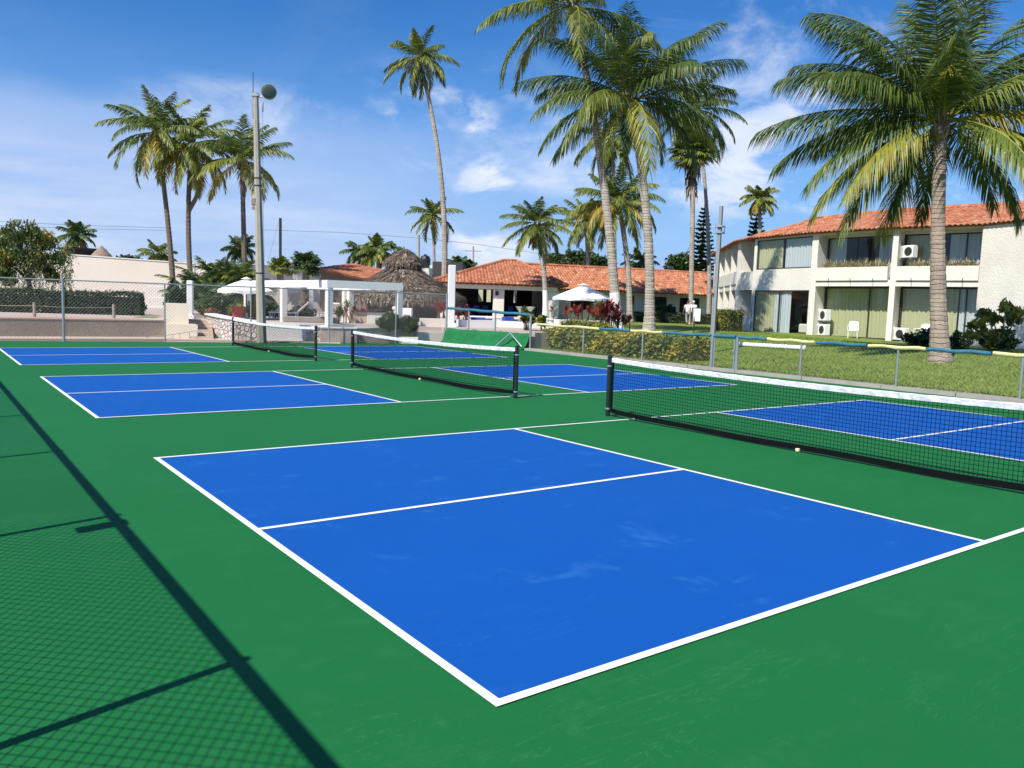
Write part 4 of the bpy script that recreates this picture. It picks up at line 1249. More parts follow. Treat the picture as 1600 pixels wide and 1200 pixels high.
# Norfolk pines
def norfolk(u, D, top_v, base_z, h_vis, wpx, label, seed):
    rng = np.random.RandomState(seed)
    top = A(u, top_v, D); b = np.array([top[0], top[1], base_z])
    t = thing('norfolk_pine', b, label, 'tree', 'norfolk pines')
    H = top[2]-b[2]
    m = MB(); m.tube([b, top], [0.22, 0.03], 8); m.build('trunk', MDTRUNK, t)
    m = MB(); Rm = wpx/FPX*D/2
    z = 0.6
    while z < H-0.2:
        k = z/H; rr = Rm*(1-k)**0.75+.12
        for i in range(7):
            az = i*6.28/7+rng.rand()*.5
            q = np.array([math.cos(az), math.sin(az), 0.0])
            p0 = b+[0, 0, z]; p1 = p0+q*rr*rng.uniform(.85, 1.1)+[0, 0, rr*0.22]
            m.tube([p0, p1], [.03, .01], 3, False, tint=.1)
            s = np.array([-q[1], q[0], 0])
            for j in range(12):
                f = .15+.85*j/11; pp = p0+(p1-p0)*f; l = rr*.36*(1.15-f*.6)
                for sg in (-1, 1):
                    e = pp+s*sg*l+q*l*.5+[0, 0, -.05+rng.normal(0, .05)]
                    wv = q*.09+np.array([0, 0, .05])
                    m.add([pp-wv, pp+wv, e+wv*.5, e-wv*.5], [(0, 1, 2, 3)], rng.uniform(.08, .42))
        z += rng.uniform(.28, .46)
    m.build('crown', MBUSH, t)


norfolk(1101, 78, 318, 0.3, 0, 62, 'dark norfolk pine at the left end of the hotel', 75)
norfolk(1184, 70, 315, 0.3, 0, 58, 'dark norfolk pine behind the hotel roof under the small palm', 76)


# ------------------------------------------------------------------ trees and shrubs
def bush(name, u, D, z0, size, n, label, cat='shrub', seed=1, m_=None, tint=(.1, .55), leaf=.09, clumps=14, stem=True, group=None, base=None, hang=0.0, up=.5, aspect=1.9):
    rng = np.random.RandomState(seed)
    b = AZ(u, D, z0) if base is None else np.array(base)
    t = thing(name, b, label, cat, group)
    mb = MB()
    c = b+[0, 0, size[2]]
    leafcloud(mb, c, size, n, leaf, rng, tint, clumps, .45, up, aspect, hang)
    mb.build('foliage', m_ or MBUSH, t)
    mb = MB()
    for k in range(5):
        q = np.array([rng.normal(0, size[0]*.35), rng.normal(0, size[1]*.35), size[2]*rng.uniform(.8, 1.5)])
        mb.tube([b-[0, 0, .05], b+q*.5+[0, 0, .1], b+q], [.03, .02, .008], 5, False)
    mb.build('stems', MDTRUNK, t)
    return t


# weeping tree at far left
rng = np.random.RandomState(80)
b = AZ(46, 37, TZ)
t = thing('weeping_tree', b, 'drooping bushy green tree over the hedge at the far left', 'tree')
mb = MB()
for cu, cv, r in ((8, 372, .7), (40, 362, .75), (66, 376, .7), (25, 402, .85), (60, 405, .8), (88, 402, .5), (-10, 395, .9), (15, 430, .6), (80, 430, .4)):
    leafcloud(mb, A(cu, cv, 37+rng.normal(0, .5)), (r, r, r*.85), 1000, .06, rng, (.32, .80), 9, .5, .1, 4.0, 1.0)
for k in range(520):
    cu = rng.uniform(-25, 112); top_ = 352+abs(cu-42)*.35
    p = A(cu, rng.uniform(top_, 450 if k % 3 else 462), 37+rng.normal(0, 1.0)); l = rng.uniform(.35, 1.0); ct = rng.uniform(.3, .82)
    sway_ = rng.normal(0, .12, 2)
    for j in range(15):
        f = j/14; q = p+[sway_[0]*f+rng.normal(0, .035), sway_[1]*f+rng.normal(0, .035), -l*f]
        d = np.array([rng.normal(0, .5), rng.normal(0, .5), -1.0])*.10; s_ = np.array([rng.normal(), rng.normal(), 0])*.016
        mb.add([q, q+d*.5+s_, q+d, q+d*.5-s_], [(0, 1, 2, 3)], float(np.clip(ct+rng.normal(0, .08), 0, .8)))
mb.build('crown', MBUSH, t)
mb = MB()
fork = A(45, 440, 37)
mb.tube(bez(b, fork, (0.05, 0, 0), 8), [.16, .15, .14, .13, .12, .12, .11, .1], 8)
for cu, cv in ((15, 380), (40, 372), (66, 385), (85, 410), (0, 405)):
    q = A(cu, cv, 37); mb.tube(bez(fork, q, (0, 0, .15), 6), [.08, .07, .06, .05, .035, .02], 6, False)
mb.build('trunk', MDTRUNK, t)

def hedge(name, a, b, z0, z1, dep, n, size, label, seed, tint, m_=None, rough=.12):
    rng = np.random.RandomState(seed)
    c = (np.array(a[:2])+np.array(b[:2]))/2
    t = thing(name, (c[0], c[1], z0), label, 'hedge')
    mb = MB(); boxleaves(mb, a, b, z0, z1, dep, n, size, rng, tint, rough); mb.build('foliage', m_ or MBUSH, t)
    mb = MB(); mb.slab(a, b, z0, z1-size*1.2, dep-2*size); mb.build('dark_core', mat('hedge_shade_core', (0.020, 0.026, 0.012), .95), t)  # solid inner box; its near-black green stands for shade between the leaves
    return t


hedge('hedge', AZ(-40, 35.3, 0), AZ(222, 36.8, 0), TZ, 1.52, 0.9, 14000, .045, 'long dark clipped hedge on the terrace at far left', 81, (.02, .36))
mb = MB(); mb.slab(AZ(215, 34.3, 0), AZ(246, 34.5, 0), TZ-.02, TZ+.012, 2.0); struct('lawn_patch', mb, MLAWN)
bush('shrub', 213, 39, TZ, (.48, .48, .50), 1600, 'round green shrub at the right end of the dark hedge', seed=82, tint=(.05, .5), leaf=.06)
bush('shrub', 148, 39.5, TZ, (.35, .35, .48), 500, 'small sparse shrub behind the dark hedge', seed=83, tint=(.2, .6), leaf=.06)
bush('shrub', 172, 39.5, TZ, (.38, .38, .48), 600, 'sparse leafy shrub behind the middle of the dark hedge', seed=84, tint=(.15, .55), leaf=.06)
bush('shrub', 275, 36, TZ, (.50, .50, .85), 2200, 'tall glossy shrub against the slim white pillar', seed=85, tint=(.05, .5), leaf=.085)
bush('shrub', 292, 38, TZ, (.35, .35, 1.0), 1300, 'narrow upright shrub behind the slim white pillar', seed=86, tint=(.1, .5), leaf=.085)
bush('shrub', 322, 37, TZ, (.65, .5, .48), 1800, 'low mixed shrub with orange leaves beside the slim white pillar', seed=87, tint=(.1, .62), leaf=.07)
bush('red_shrub', 330, 36, TZ, (.4, .3, .25), 500, 'low orange red shrub beyond the steps', seed=88, m_=mat('orange_leaf', (.3, .1, .03), .6, tint=[(0, (.10, .06, .02)), (.6, (.30, .10, .025)), (1, (.36, .18, .05))]), tint=(.1, .9), leaf=.06)
bush('shrub', 350, 38, TZ, (.5, .5, .60), 1500, 'dark green shrub left of the red pot', seed=89, tint=(.03, .4), leaf=.08)
bush('shrub', 398, 36.5, TZ, (.3, .3, .55), 700, 'yellow green shrub behind the foot of the light pole', seed=90, tint=(.5, .9), leaf=.09)
areca(372, 460, 38, .25, 'small feathery palm above the red pot', 66, .45, 1.0)

# potted plants and terrace items
p = AZ(371.5, 36.0, TZ)
t = thing('flower_pot', p, 'large square red pot at the pergola post', 'pot')
m = MB(); m.prism([(p[0]+a*.20, p[1]+b*.20) for a, b in ((-1, -1), (1, -1), (1, 1), (-1, 1))], TZ, TZ+.50); m.build('body', MREDPOT, t)
m = MB(); m.box((p[0], p[1], TZ+.53), (.5, .5, .07), bev=.01); m.build('rim', MREDPOT, t)

# pergola
PT = 2.42; BH = 0.30
pcor = AZ(513.5, 31.7, 0)[:2]; pr_ = AZ(622, 33.2, 0)[:2]; pl1 = AZ(443, 34.6, 0)[:2]; pl2 = AZ(386, 38.3, 0)[:2]
back = nrm(pl2-pcor)
t = thing('pergola', (*pcor, TZ), 'white post and beam pergola on the terrace edge', 'pergola')
rzp = math.atan2(back[1], back[0])
MPERG = mat('pergola_paint', (0.80, 0.77, 0.69), 0.8, var=.2, vscale=1.2, col2=(.68, .64, .56))
pb_r = pr_+back*4.2; pb_c = pcor+np.array([-(back[1]), back[0]])*0
for q in (pcor, pr_, pl1, pl2, pb_r, AZ(539, 36.5, 0)[:2], AZ(484, 38.5, 0)[:2]):
    m = MB(); m.box((q[0], q[1], (TZ-.05+PT-BH)/2), (.24, .24, PT-BH-TZ+.05), rzp, bev=.01); m.build('post', MPERG, t)
ex_ = nrm(pr_-pcor)
m = MB(); m.slab(pcor-ex_*.12+back*0, pr_+ex_*.12, PT-BH, PT, .26); m.build('front_beam', MPERG, t)
m = MB(); m.slab(pcor+back*.14, pl2+back*.15, PT-BH+.004, PT-.004, .26); m.build('side_beam', MPERG, t)
m = MB(); m.slab(pr_+back*.14, pr_+back*(np.linalg.norm(pl2-pcor)), PT-BH+.004, PT-.004, .26); m.build('side_beam', MPERG, t)
m = MB(); m.slab(pl2+ex_*.14, pr_+back*(np.linalg.norm(pl2-pcor))-ex_*.14, PT-BH+.008, PT-.008, .26); m.build('back_beam', MPERG, t)


# umbrellas
def umbrella(p, ztop, zrim, r, label, n=8, valance=.14, tilt=0.0):
    t = thing('parasol', p, label, 'umbrella')
    m = MB(); vs = [(p[0], p[1], ztop)]; fs = []
    rows = 5
    for i in range(1, rows+1):
        f = i/rows
        for k in range(n*4):
            a = 2*math.pi*k/(n*4); cc = abs(math.cos(a*n/2))
            rr = r*f*(1-.055*(1-cc)*f); z = ztop+(zrim-ztop)*(f**.92)-.05*(1-cc)*f*f+.04*math.sin(f*3.1)
            vs.append((p[0]+rr*math.cos(a), p[1]+rr*math.sin(a), z))
    N = n*4
    for k in range(N): fs.append((0, 1+k, 1+(k+1) % N))
    for i in range(rows-1):
        for k in range(N): fs.append((1+i*N+k, 1+(i+1)*N+k, 1+(i+1)*N+(k+1) % N, 1+i*N+(k+1) % N))
    o = len(vs)
    for k in range(N):
        x, y, z = vs[1+(rows-1)*N+k]; vs.append((x, y, z-valance))
    for k in range(N): fs.append((1+(rows-1)*N+k, o+k, o+(k+1) % N, 1+(rows-1)*N+(k+1) % N))
    m.add(vs, fs); ca = m.build('canopy', MCANVAS, t)
    m = MB(); vs = [(p[0], p[1], ztop+.09)]
    for k in range(N):
        a = 2*math.pi*k/N; vs.append((p[0]+r*.2*math.cos(a), p[1]+r*.2*math.sin(a), ztop-.02))
    m.add(vs, [(0, 1+k, 1+(k+1) % N) for k in range(N)]); m.build('vent', MCANVAS, ca)
    m = MB(); m.tube([(p[0], p[1], p[2]), (p[0], p[1], ztop)], .03, 8); m.build('pole', MBEAM, t)
    m = MB()
    for k in range(n):
        a = 2*math.pi*k/n; m.tube([(p[0], p[1], ztop-.1), (p[0]+r*.97*math.cos(a), p[1]+r*.97*math.sin(a), zrim-.03)], .012, 4, False)
    m.build('ribs', MBEAM, t)
    m = MB(); m.lathe((p[0], p[1], p[2]), [(.28, 0), (.28, .06), (.08, .10), (.05, .3)], 14); m.build('base', MCONC, t)
    return t


umbrella(AZ(385, 36, TZ), 2.46, 1.95, 1.25, 'white parasol left of the pergola')
umbrella(AZ(909, 46, 0.66), 2.95, 2.2, 1.75, 'wide white parasol open in front of the restaurant wing')

# ------------------------------------------------------------------ light pole
p = AZ(409, 29.3, 0); top = A(399.5, 146, 29.3)
t = thing('light_pole', p, 'tall concrete light pole with one round floodlight behind the far net', 'light pole')
m = MB(); pts = [p+(top-p)*k/8 for k in range(9)]
m.tube(pts, [.185-.085*k/8 for k in range(9)], 8); m.build('pole', MPOLE, t)
m = MB()
for f in (.28, .63, .66): q = p+(top-p)*f; m.lathe(q, [(.17-.08*f+.012, -.02), (.17-.08*f+.025, -.02), (.17-.08*f+.025, .02), (.17-.08*f+.012, .02)], 10)
m.build('strap', MDARK, t)
q = p+(top-p)*.565
m = MB(); m.box(tuple(q+HR*-.14+HF*-.05), (.16, .16, .26), YAW, bev=.02); m.box(tuple(q+HR*-.16+HF*-.05+[0, 0, -.22]), (.1, .1, .12), YAW, bev=.01); m.build('junction_box', mat('rusty_box', (.34, .24, .17), .8, var=.5, vscale=8), t)
arm0 = top+np.array([0, 0, -.12]); hd = A(420, 143, 29.0)
m = MB(); m.tube([arm0-HR*.10, arm0+HR*.12, hd-HR*.12+HF*.25+[0, 0, -.1]], .03, 6); m.box(tuple(top+[0, 0, -.08]), (.26, .26, .07), YAW); m.build('bracket', MSTEEL, t)
# floodlight: a dish with a lens turned towards the courts
ax = nrm(-HF*.93+HR*.32+np.array([0, 0, -.30]))
m = MB()
m.tube([hd-ax*.34, hd-ax*.30, hd-ax*.12, hd+ax*.02, hd+ax*.05], [.08, .14, .22, .285, .29], 24, True); m.build('lamp_housing', MPAINT, t, smooth=False)
m = MB(); m.tube([hd+ax*.045, hd+ax*.06, hd+ax*.072, hd+ax*.078], [.262, .255, .16, .01], 24, True); m.build('lens', MLENS, t, smooth=True)
m = MB()
a_ = A(395.5, 146, 29.3)
m.tube([a_-[0, 0, .9], a_+[0, 0, .75]], .014, 5); m.tube([a_+[0, 0, .75], A(394, 106, 29.3)], .008, 4); m.build('rod', MDARK, t)
m = MB(); m.tube([A(411, 160, 29.2), A(411, 175, 29.2)], .015, 4); m.tube([A(410, 165, 29.2), A(411, 300, 29.0), A(413, 420, 29.0)], .006, 4); m.build('cable', MDARK, t)

# steel pole on the lawn at right
p = L(1112, 551); D2 = (p-CAM) @ FW; top = A(1127, 322, D2)
t = thing('steel_pole', p, 'plain grey square steel pole on the lawn at the hotel corner', 'pole')
rzq = R_(20)
m = MB(); k = 10
for i in range(1):
    d = top-p
    vs = []
    for e in (0, 1):
        c = p+d*e; r_ = .078-.018*e
        for a, b in ((-1, -1), (1, -1), (1, 1), (-1, 1)): vs.append(c+np.array([a*r_*math.cos(rzq)-b*r_*math.sin(rzq), a*r_*math.sin(rzq)+b*r_*math.cos(rzq), 0]))
    m.add(vs, [(3, 2, 1, 0), (4, 5, 6, 7), (0, 1, 5, 4), (1, 2, 6, 5), (2, 3, 7, 6), (3, 0, 4, 7)])
m.build('shaft', mat('painted_pole', (.23, .245, .25), .6, var=.3, vscale=2, col2=(.17, .18, .185), metal=.1), t)
c = p+(top-p)*.86
m = MB(); m.box(tuple(c), (.30, .30, .05), rzq); m.box(tuple(c-[0, 0, .22]), (.30, .30, .05), rzq)
for s in (-1, 1): m.tube([c+HR*.17*s-[0, 0, .28], c+HR*.17*s+[0, 0, .12]], .014, 5)
m.build('clamp', MSTEEL, t)
m = MB(); q = p+(top-p)*.40; m.box(tuple(q-HR*.12-HF*.08), (.05, .05, .07), rzq); m.build('sensor', MDARK, t)


# ------------------------------------------------------------------ tiled roofs
def tiles(mb, e0, e1, up, tw=.21, tl=.40, rng=None, tmax=None, lift=.075, tint=.5):
    """barrel tiles on a slope: eave e0->e1, up = vector of the slope to the ridge; tmax(s) = share of the slope reached at s (0..1)"""
    e0 = np.array(e0, float); e1 = np.array(e1, float); up = np.array(up, float)
    Lw = np.linalg.norm(e1-e0); ex = (e1-e0)/Lw; Ls = np.linalg.norm(up); eu = up/Ls
    nz = np.cross(ex, eu); nz = nz if nz[2] > 0 else -nz
    nc = int(Lw/tw); nr = int(Ls/tl)+1
    for i in range(nc):
        s = (i+.5)/nc
        tm = Ls*(tmax(s) if tmax else 1.0)
        j = 0
        while j*tl < tm-.05:
            t0, t1 = j*tl-(.06 if j == 0 else 0.02), min((j+1)*tl+.03, tm)
            x = (s*Lw)+rng.normal(0, .008); w0 = tw*.54; w1 = tw*.46
            jl = rng.normal(0, .006); tn = float(np.clip(tint+rng.normal(0, .24), 0, 1))
            vs = []
            for tt, ww, hh in ((t0, w0, lift+.022+jl), (t1, w1, lift-.008+jl)):
                for a in (-1.0, -.62, 0, .62, 1.0):
                    vs.append(e0+ex*(x+a*ww)+eu*tt+nz*(hh*(1-abs(a)**2.2)-.0))
            fs = [(k, k+1, k+6, k+5) for k in range(4)]
            # thickness at the lower lip
            b = len(vs)
            for a in (-.8, -.5, 0, .5, .8): vs.append(e0+ex*(x+a*w0)+eu*t0+nz*((lift+.0)*(1-abs(a)**2.2)-.02))
            fs += [(k+1, k, b+k, b+k+1) for k in range(4)]
            mb.add(vs, fs, tn)
            j += 1


def slope(mb, pts, th=.06, tint=.1):
    """the boarded plane below the tiles"""
    pts = [np.array(p) for p in pts]
    n = len(pts)
    vs = [p-[0, 0, .015] for p in pts]+[p-[0, 0, th+.015] for p in pts]
    mb.add(vs, [tuple(range(n)), tuple(range(2*n-1, n-1, -1))]+[(i, n+i, n+(i+1) % n, (i+1) % n) for i in range(n)], tint)


# ------------------------------------------------------------------ hotel
HZ = 0.53
cols = [(1700, 30.6), (1610, 33.4), (1524, 36.0), (1383, 38.6), (1262, 42.0), (1171, 46.2), (1147, 48.6), (1111, 60.5)]
Q = [AZ(u, D, HZ)[:2] for u, D in cols]
ht = thing('hotel_building', (*Q[3], HZ), 'two storey white hotel with red tile roof, balconies and curtained windows', 'building')
inn = []
for i in range(len(Q)):
    a = Q[max(i-1, 0)]; b = Q[min(i+1, len(Q)-1)]
    d = nrm(b-a); n_ = np.array([d[1], -d[0]])
    if n_ @ (CAM[:2]-Q[i]) > 0: n_ = -n_
    inn.append(n_)             # into the building
EZ, RZ_ = HZ+5.45, HZ+6.62
wall = MB()


def curtain(a, b, z0, z1, mtl, n_, name='curtain', parent=None):
    a = np.array(a); b = np.array(b); Lc = np.linalg.norm(b-a); d = (b-a)/Lc
    k = max(6, int(Lc/.05)); m = MB(); vs = []
    for i in range(k+1):
        s = i/k; off = .035*math.sin(i*1.55)+.015*math.sin(i*.71)
        p = a+d*Lc*s+n_*off
        vs += [(p[0], p[1], z0), (p[0], p[1], z1)]
    m.add(vs, [(2*i, 2*i+2, 2*i+3, 2*i+1) for i in range(k)])
    return m.build(name, mtl, parent, smooth=True)


def window(a, b, z0, z1, n_, panes, curtains, door=False, gl=True):
    """dark framed sliding window between plan points a and b; curtains = list of (s0, s1, material)"""
    a = np.array(a); b = np.array(b); d = nrm(b-a); Lw = np.linalg.norm(b-a)
    m = MB(); th = .05
    m.slab(a, b, z0, z0+.06, th); m.slab(a, b, z1-.06, z1, th)
    xs_ = [0, 1]+list(panes)
    for s in xs_:
        q = a+d*(Lw*s); q = q+d*(.03 if s == 0 else (-.03 if s == 1 else 0))
        m.box((q[0], q[1], (z0+z1)/2), (.055, th-.006, z1-z0-.13), math.atan2(d[1], d[0]))
    f = m.build('window', MDARK, ht)
    if gl:
        m = MB(); a2, b2 = a+d*.05, b-d*.05
        m.add([(a2[0], a2[1], z0+.05), (b2[0], b2[1], z0+.05), (b2[0], b2[1], z1-.05), (a2[0], a2[1], z1-.05)], [(0, 1, 2, 3)]); m.build('pane', MGLASS, f)
    for s0_, s1_, mt in curtains:
        curtain(a+d*Lw*s0_+n_*.10, a+d*Lw*s1_+n_*.10, z0+.04, z1-.04, mt, n_, 'curtain', f)


def room(a, b, n_, z0, z1, dep=3.0, m=MINT):
    """dim room behind an opening"""
    a = np.array(a); b = np.array(b); mm = MB()
    p = [a, b, b+n_*dep, a+n_*dep]
    B = [(q[0], q[1], z0) for q in p]; T = [(q[0], q[1], z1) for q in p]
    mm.add(B+T, [(0, 1, 2, 3), (7, 6, 5, 4), (1, 2, 6, 5), (2, 3, 7, 6), (3, 0, 4, 7)])
    mm.build('room', m, ht)


RD = 0.85      # balcony depth


def balcony_bay(a, b, n_, side_pier=.26, floors=(0, 1), style=0):
    """piers at a and b, recessed windows, parapet and slab"""
    d = nrm(b-a); Lb = np.linalg.norm(b-a)
    ia, ib = a+d*side_pier, b
    z1 = HZ+2.62
    # slab beam and parapet
    wall.slab(ia+n_*.03, ib+n_*.03, z1, HZ+2.82, .10, 0)
    wall.slab(ia+n_*.30, ib+n_*.30, HZ+2.66, HZ+2.80, .44, 0)
    m = MB(); m.slab(ia+d*.02-n_*.02, ib-d*.10-n_*.02, HZ+2.90, HZ+3.56, .16); pp_ = m.build('parapet', MWHITE, ht)
    for f_ in (.2, .5, .8):
        q_ = ia+(ib-ia)*f_-n_*.13
        m = MB(); m.tube([(q_[0], q_[1], HZ+3.0), (q_[0], q_[1], HZ+2.84), (q_[0]-n_[0]*.06, q_[1]-n_[1]*.06, HZ+2.80)], .015, 5); m.build('hook', MDARK, pp_)
    wall.slab(ia+n_*(RD/2), ib+n_*(RD/2), HZ+2.805, HZ+2.93, RD-.1, 0)
    # top fascia
    wall.slab(ia+n_*RD*.96, ib+n_*RD*.96, HZ+5.12, EZ-.02, .12)
    wall.slab(ia+n_*.10, ib+n_*.10, HZ+5.22, EZ-.05, .12)
    # recessed windows
    for fl, (w0, w1) in enumerate(((HZ+.04, HZ+2.60), (HZ+2.95, HZ+5.12))):
        A_, B_ = ia+n_*RD+d*.04, ib+n_*RD
        room(A_+n_*.3, B_+n_*.3, n_, w0, w1)
        if fl == 0: window(A_, B_, w0, w1, n_, (.63,) if style == 0 else (.5, .8), [(.02, .98, MCURTG)] if style == 0 else [(.02, .70, MCURTG), (.72, .98, MCURTB)])
        else: window(A_, B_, w0, w1, n_, (.42, .63) if style == 0 else (.45, .75), [(.0, .25, MCURTB), (.70, 1.0, MCURTB)] if style == 0 else [(.02, .4, MCURTG), (.55, .98, MCURTB)])


# bays at right: the blank wall, two balcony bays, one flush window bay, the left wing
n01 = inn[1]
wall.slab(Q[0], Q[1], HZ-.4, EZ, .3, 0); wall.slab(Q[1], Q[2], HZ-.4, EZ, .3, 0)
for k in (3, 4):
    a, b = Q[k], Q[k-1]
    d = nrm(b-a); n_ = np.array([d[1], -d[0]])
    if n_ @ (CAM[:2]-a) > 0: n_ = -n_
    # pier at a, reaching back as a side wall
    wall.prism([tuple(a), tuple(a+d*.26), tuple(a+d*.26+n_*RD), tuple(a+n_*RD)], HZ-.3, EZ)
    if k == 3: wall.prism([tuple(b+d*.0), tuple(b+d*.24), tuple(b+d*.24+n_*RD), tuple(b+n_*RD)], HZ-.3, EZ-.01)
    balcony_bay(a, b, n_, style=0 if k == 4 else 1)
a, b = Q[5], Q[4]
d = nrm(b-a); n_ = np.array([d[1], -d[0]]); n_ = -n_ if n_ @ (CAM[:2]-a) > 0 else n_
Lb = np.linalg.norm(b-a)
i0, i1 = a+d*.22, b-d*.12
wall.prism([tuple(a), tuple(i0), tuple(i0+n_*.5), tuple(a+n_*.5)], HZ-.3, EZ)
wall.prism([tuple(i1), tuple(b-d*.004), tuple(b-d*.004+n_*.5), tuple(i1+n_*.5)], HZ-.3, EZ-.02)
wall.slab(i0+n_*.13, i1+n_*.13, HZ+2.42, HZ+3.58, .2); wall.slab(i0+n_*.13, i1+n_*.13, HZ+5.22, EZ-.03, .2)
window(i0+n_*.06, i1+n_*.06, HZ+3.58, HZ+5.22, n_, (.50,), [(.02, .49, MCURTG), (.51, .98, MCURTB)])
room(i0+n_*.4, i1+n_*.4, n_, HZ+3.2, HZ+5.3)
window(i0+n_*.06, i1+n_*.06, HZ+.02, HZ+2.42, n_, (.47,), [(.02, .36, MCURTG), (.36, .47, MCURTB), (.49, .66, MCURTB)])
room(i0+n_*.4, i1+n_*.4, n_, HZ+.0, HZ+2.5, 4.0)
pw = i1-d*.7+n_*1.6
m = MB(); m.box((pw[0], pw[1], HZ+.38), (1.8, 1.4, .5), math.atan2(d[1], d[0]), bev=.06)
tag(m.build('bed', mat('bed_linen', (.70, .66, .60), .9)), 'pale bed seen through the open ground floor hotel door', 'bed')
# turning wall piece and left wing with fins
a, b = Q[6], Q[5]
d = nrm(b-a); n_ = np.array([d[1], -d[0]]); n_ = -n_ if n_ @ (CAM[:2]-a) > 0 else n_
Lb = np.linalg.norm(b-a)
wall.prism([tuple(a), tuple(a+d*.32), tuple(a+d*.32+n_*1.2), tuple(a+n_*1.2)], HZ-.4, EZ-.015)
wall.slab(a+d*.33+n_*1.05, b+n_*1.05, HZ-.4, EZ-.02, .2)
wall.slab(a+d*.33+n_*.12, b-d*.02+n_*.12, HZ+2.45, HZ+3.5, .2)
wall.slab(a+d*.33+n_*.12, b-d*.02+n_*.12, HZ-.3, HZ+.85, .2)
wall.slab(a+d*.33+n_*.55, b-d*.02+n_*.55, HZ+2.5, HZ+2.8, .64)
window(a+d*.55+n_*.92, b-d*.2+n_*.92, HZ+3.0, HZ+5.0, n_, (.5,), [])
window(a+d*.55+n_*.92, b-d*.2+n_*.92, HZ+.1, HZ+2.4, n_, (.5,), [])
a, b = Q[7], Q[6]
d = nrm(b-a); n_ = np.array([d[1], -d[0]]); n_ = -n_ if n_ @ (CAM[:2]-a) > 0 else n_
Lb = np.linalg.norm(b-a); nb_ = 4
for k in range(nb_+1):
    q = a+d*(Lb*k/nb_) - (d*.3 if k == nb_ else 0)
    wall.prism([tuple(q-n_*.02), tuple(q+d*.28-n_*.02), tuple(q+d*.28+n_*1.0), tuple(q+n_*1.0)], HZ-.4, EZ-.01)
for k in range(nb_):
    ia, ib = a+d*(Lb*k/nb_+.28), a+d*(Lb*(k+1)/nb_-(.3 if k == nb_-1 else 0))
    wall.slab(ia+n_*.92, ib+n_*.92, HZ-.3, EZ-.02, .12)
    wall.slab(ia+n_*.45, ib+n_*.45, HZ+2.5, HZ+2.85, .8)
    m = MB(); m.slab(ia+d*.01+n_*.06, ib-d*.01+n_*.06, HZ+2.86, HZ+3.6, .14); m.build('parapet', MWHITE, ht)
    window(ia+n_*.82+d*.2, ib+n_*.82-d*.2, HZ+3.0, HZ+5.0, n_, (.5,), [], gl=True)
    window(ia+n_*.82+d*.2, ib+n_*.82-d*.2, HZ+.1, HZ+2.4, n_, (.5,), [], gl=True)
# back and end walls
ends = [Q[7], Q[7]+n_*8.0]
wall.slab(Q[7]+n_*1.05, Q[7]+n_*8.0, HZ-.4, EZ, .25)
wall.build('wall', MWHITE, ht)
m = MB()
for i in range(len(Q)-1):
    m.slab(Q[i]+inn[i]*8, Q[i+1]+inn[i+1]*8, HZ-.4, EZ, .25)
m.build('rear_wall', MWHITE, ht)
# floor slab apron along the ground floor
m = MB(); pl = [tuple(q-i_*.5) for q, i_ in zip(Q[:6], inn)]+[tuple(q+i_*1.1) for q, i_ in list(zip(Q[:6], inn))[::-1]]
m.prism(pl, HZ-.3, HZ+.01); m.build('apron', MCONC, ht)
# roof
rng = np.random.RandomState(90)
m = MB()
for i in range(len(Q)-1):
    e0 = np.array([*(Q[i]-inn[i]*.24), EZ-.10]); e1 = np.array([*(Q[i+1]-inn[i+1]*.24), EZ-.10])
    r0 = np.array([*(Q[i]+inn[i]*3.9), RZ_]); r1 = np.array([*(Q[i+1]+inn[i+1]*3.9), RZ_])
    slope(m, [e0, e1, r1, r0])
    k0 = np.array([*(Q[i]+inn[i]*8.4), EZ-.10]); k1 = np.array([*(Q[i+1]+inn[i+1]*8.4), EZ-.10])
    slope(m, [r0, r1, k1, k0])
    mid = (r0+r1)/2-(e0+e1)/2
    exd = nrm(e1-e0); upv = mid-exd*(mid @ exd)
    # widths at eave and ridge differ on a curved roof: tile columns follow the local slope direction, fanned
    Lw = np.linalg.norm(e1-e0); nc = int(Lw/.235)
    for c in range(nc):
        s = (c+.5)/nc
        b0 = e0+(e1-e0)*s; t0_ = r0+(r1-r0)*s
        wr = np.linalg.norm(r1-r0)/Lw
        Ls = np.linalg.norm(t0_-b0); eu = (t0_-b0)/Ls; nz = np.cross(exd, eu); nz = nz if nz[2] > 0 else -nz
        j = 0; tl = .40
        while j*tl < Ls-.05:
            ta, tb = j*tl-(.07 if j == 0 else .02), min((j+1)*tl+.03, Ls)
            fa = 1+(wr-1)*ta/Ls; fb = 1+(wr-1)*tb/Ls
            jl = rng.normal(0, .008); xo = rng.normal(0, .010); tn = float(np.clip(.52+rng.normal(0, .22), 0, 1))
            vs = []
            for tt, ww, hh in ((ta, .125*fa, .105+jl), (tb, .108*fb, .070+jl)):
                for al in (-1, -.62, 0, .62, 1): vs.append(b0+exd*(xo+al*ww)+eu*tt+nz*(hh*(1-abs(al)**2.2)))
            fs = [(q, q+1, q+6, q+5) for q in range(4)]
            bb = len(vs)
            for al in (-.8, -.5, 0, .5, .8): vs.append(b0+exd*(xo+al*.125*fa)+eu*ta+nz*(.08*(1-abs(al)**2.2)-.02))
            fs += [(q+1, q, bb+q, bb+q+1) for q in range(4)]
            m.add(vs, fs, tn); j += 1
roof = m.build('roof', MTILE, ht)
m = MB()
rp = [np.array([*(Q[i]+inn[i]*3.9), RZ_+.05]) for i in range(len(Q))]
for p, q in zip(rp, rp[1:]):
    n_r = int(np.linalg.norm(q-p)/.35)
    for k in range(n_r):
        a_ = p+(q-p)*k/n_r; b_ = p+(q-p)*(k+1.12)/n_r
        m.tube([a_, b_], [.13, .115], 8, tint=float(np.clip(.45+rng.normal(0, .2), 0, 1)))
m.build('ridge_tiles', MTILE, roof)


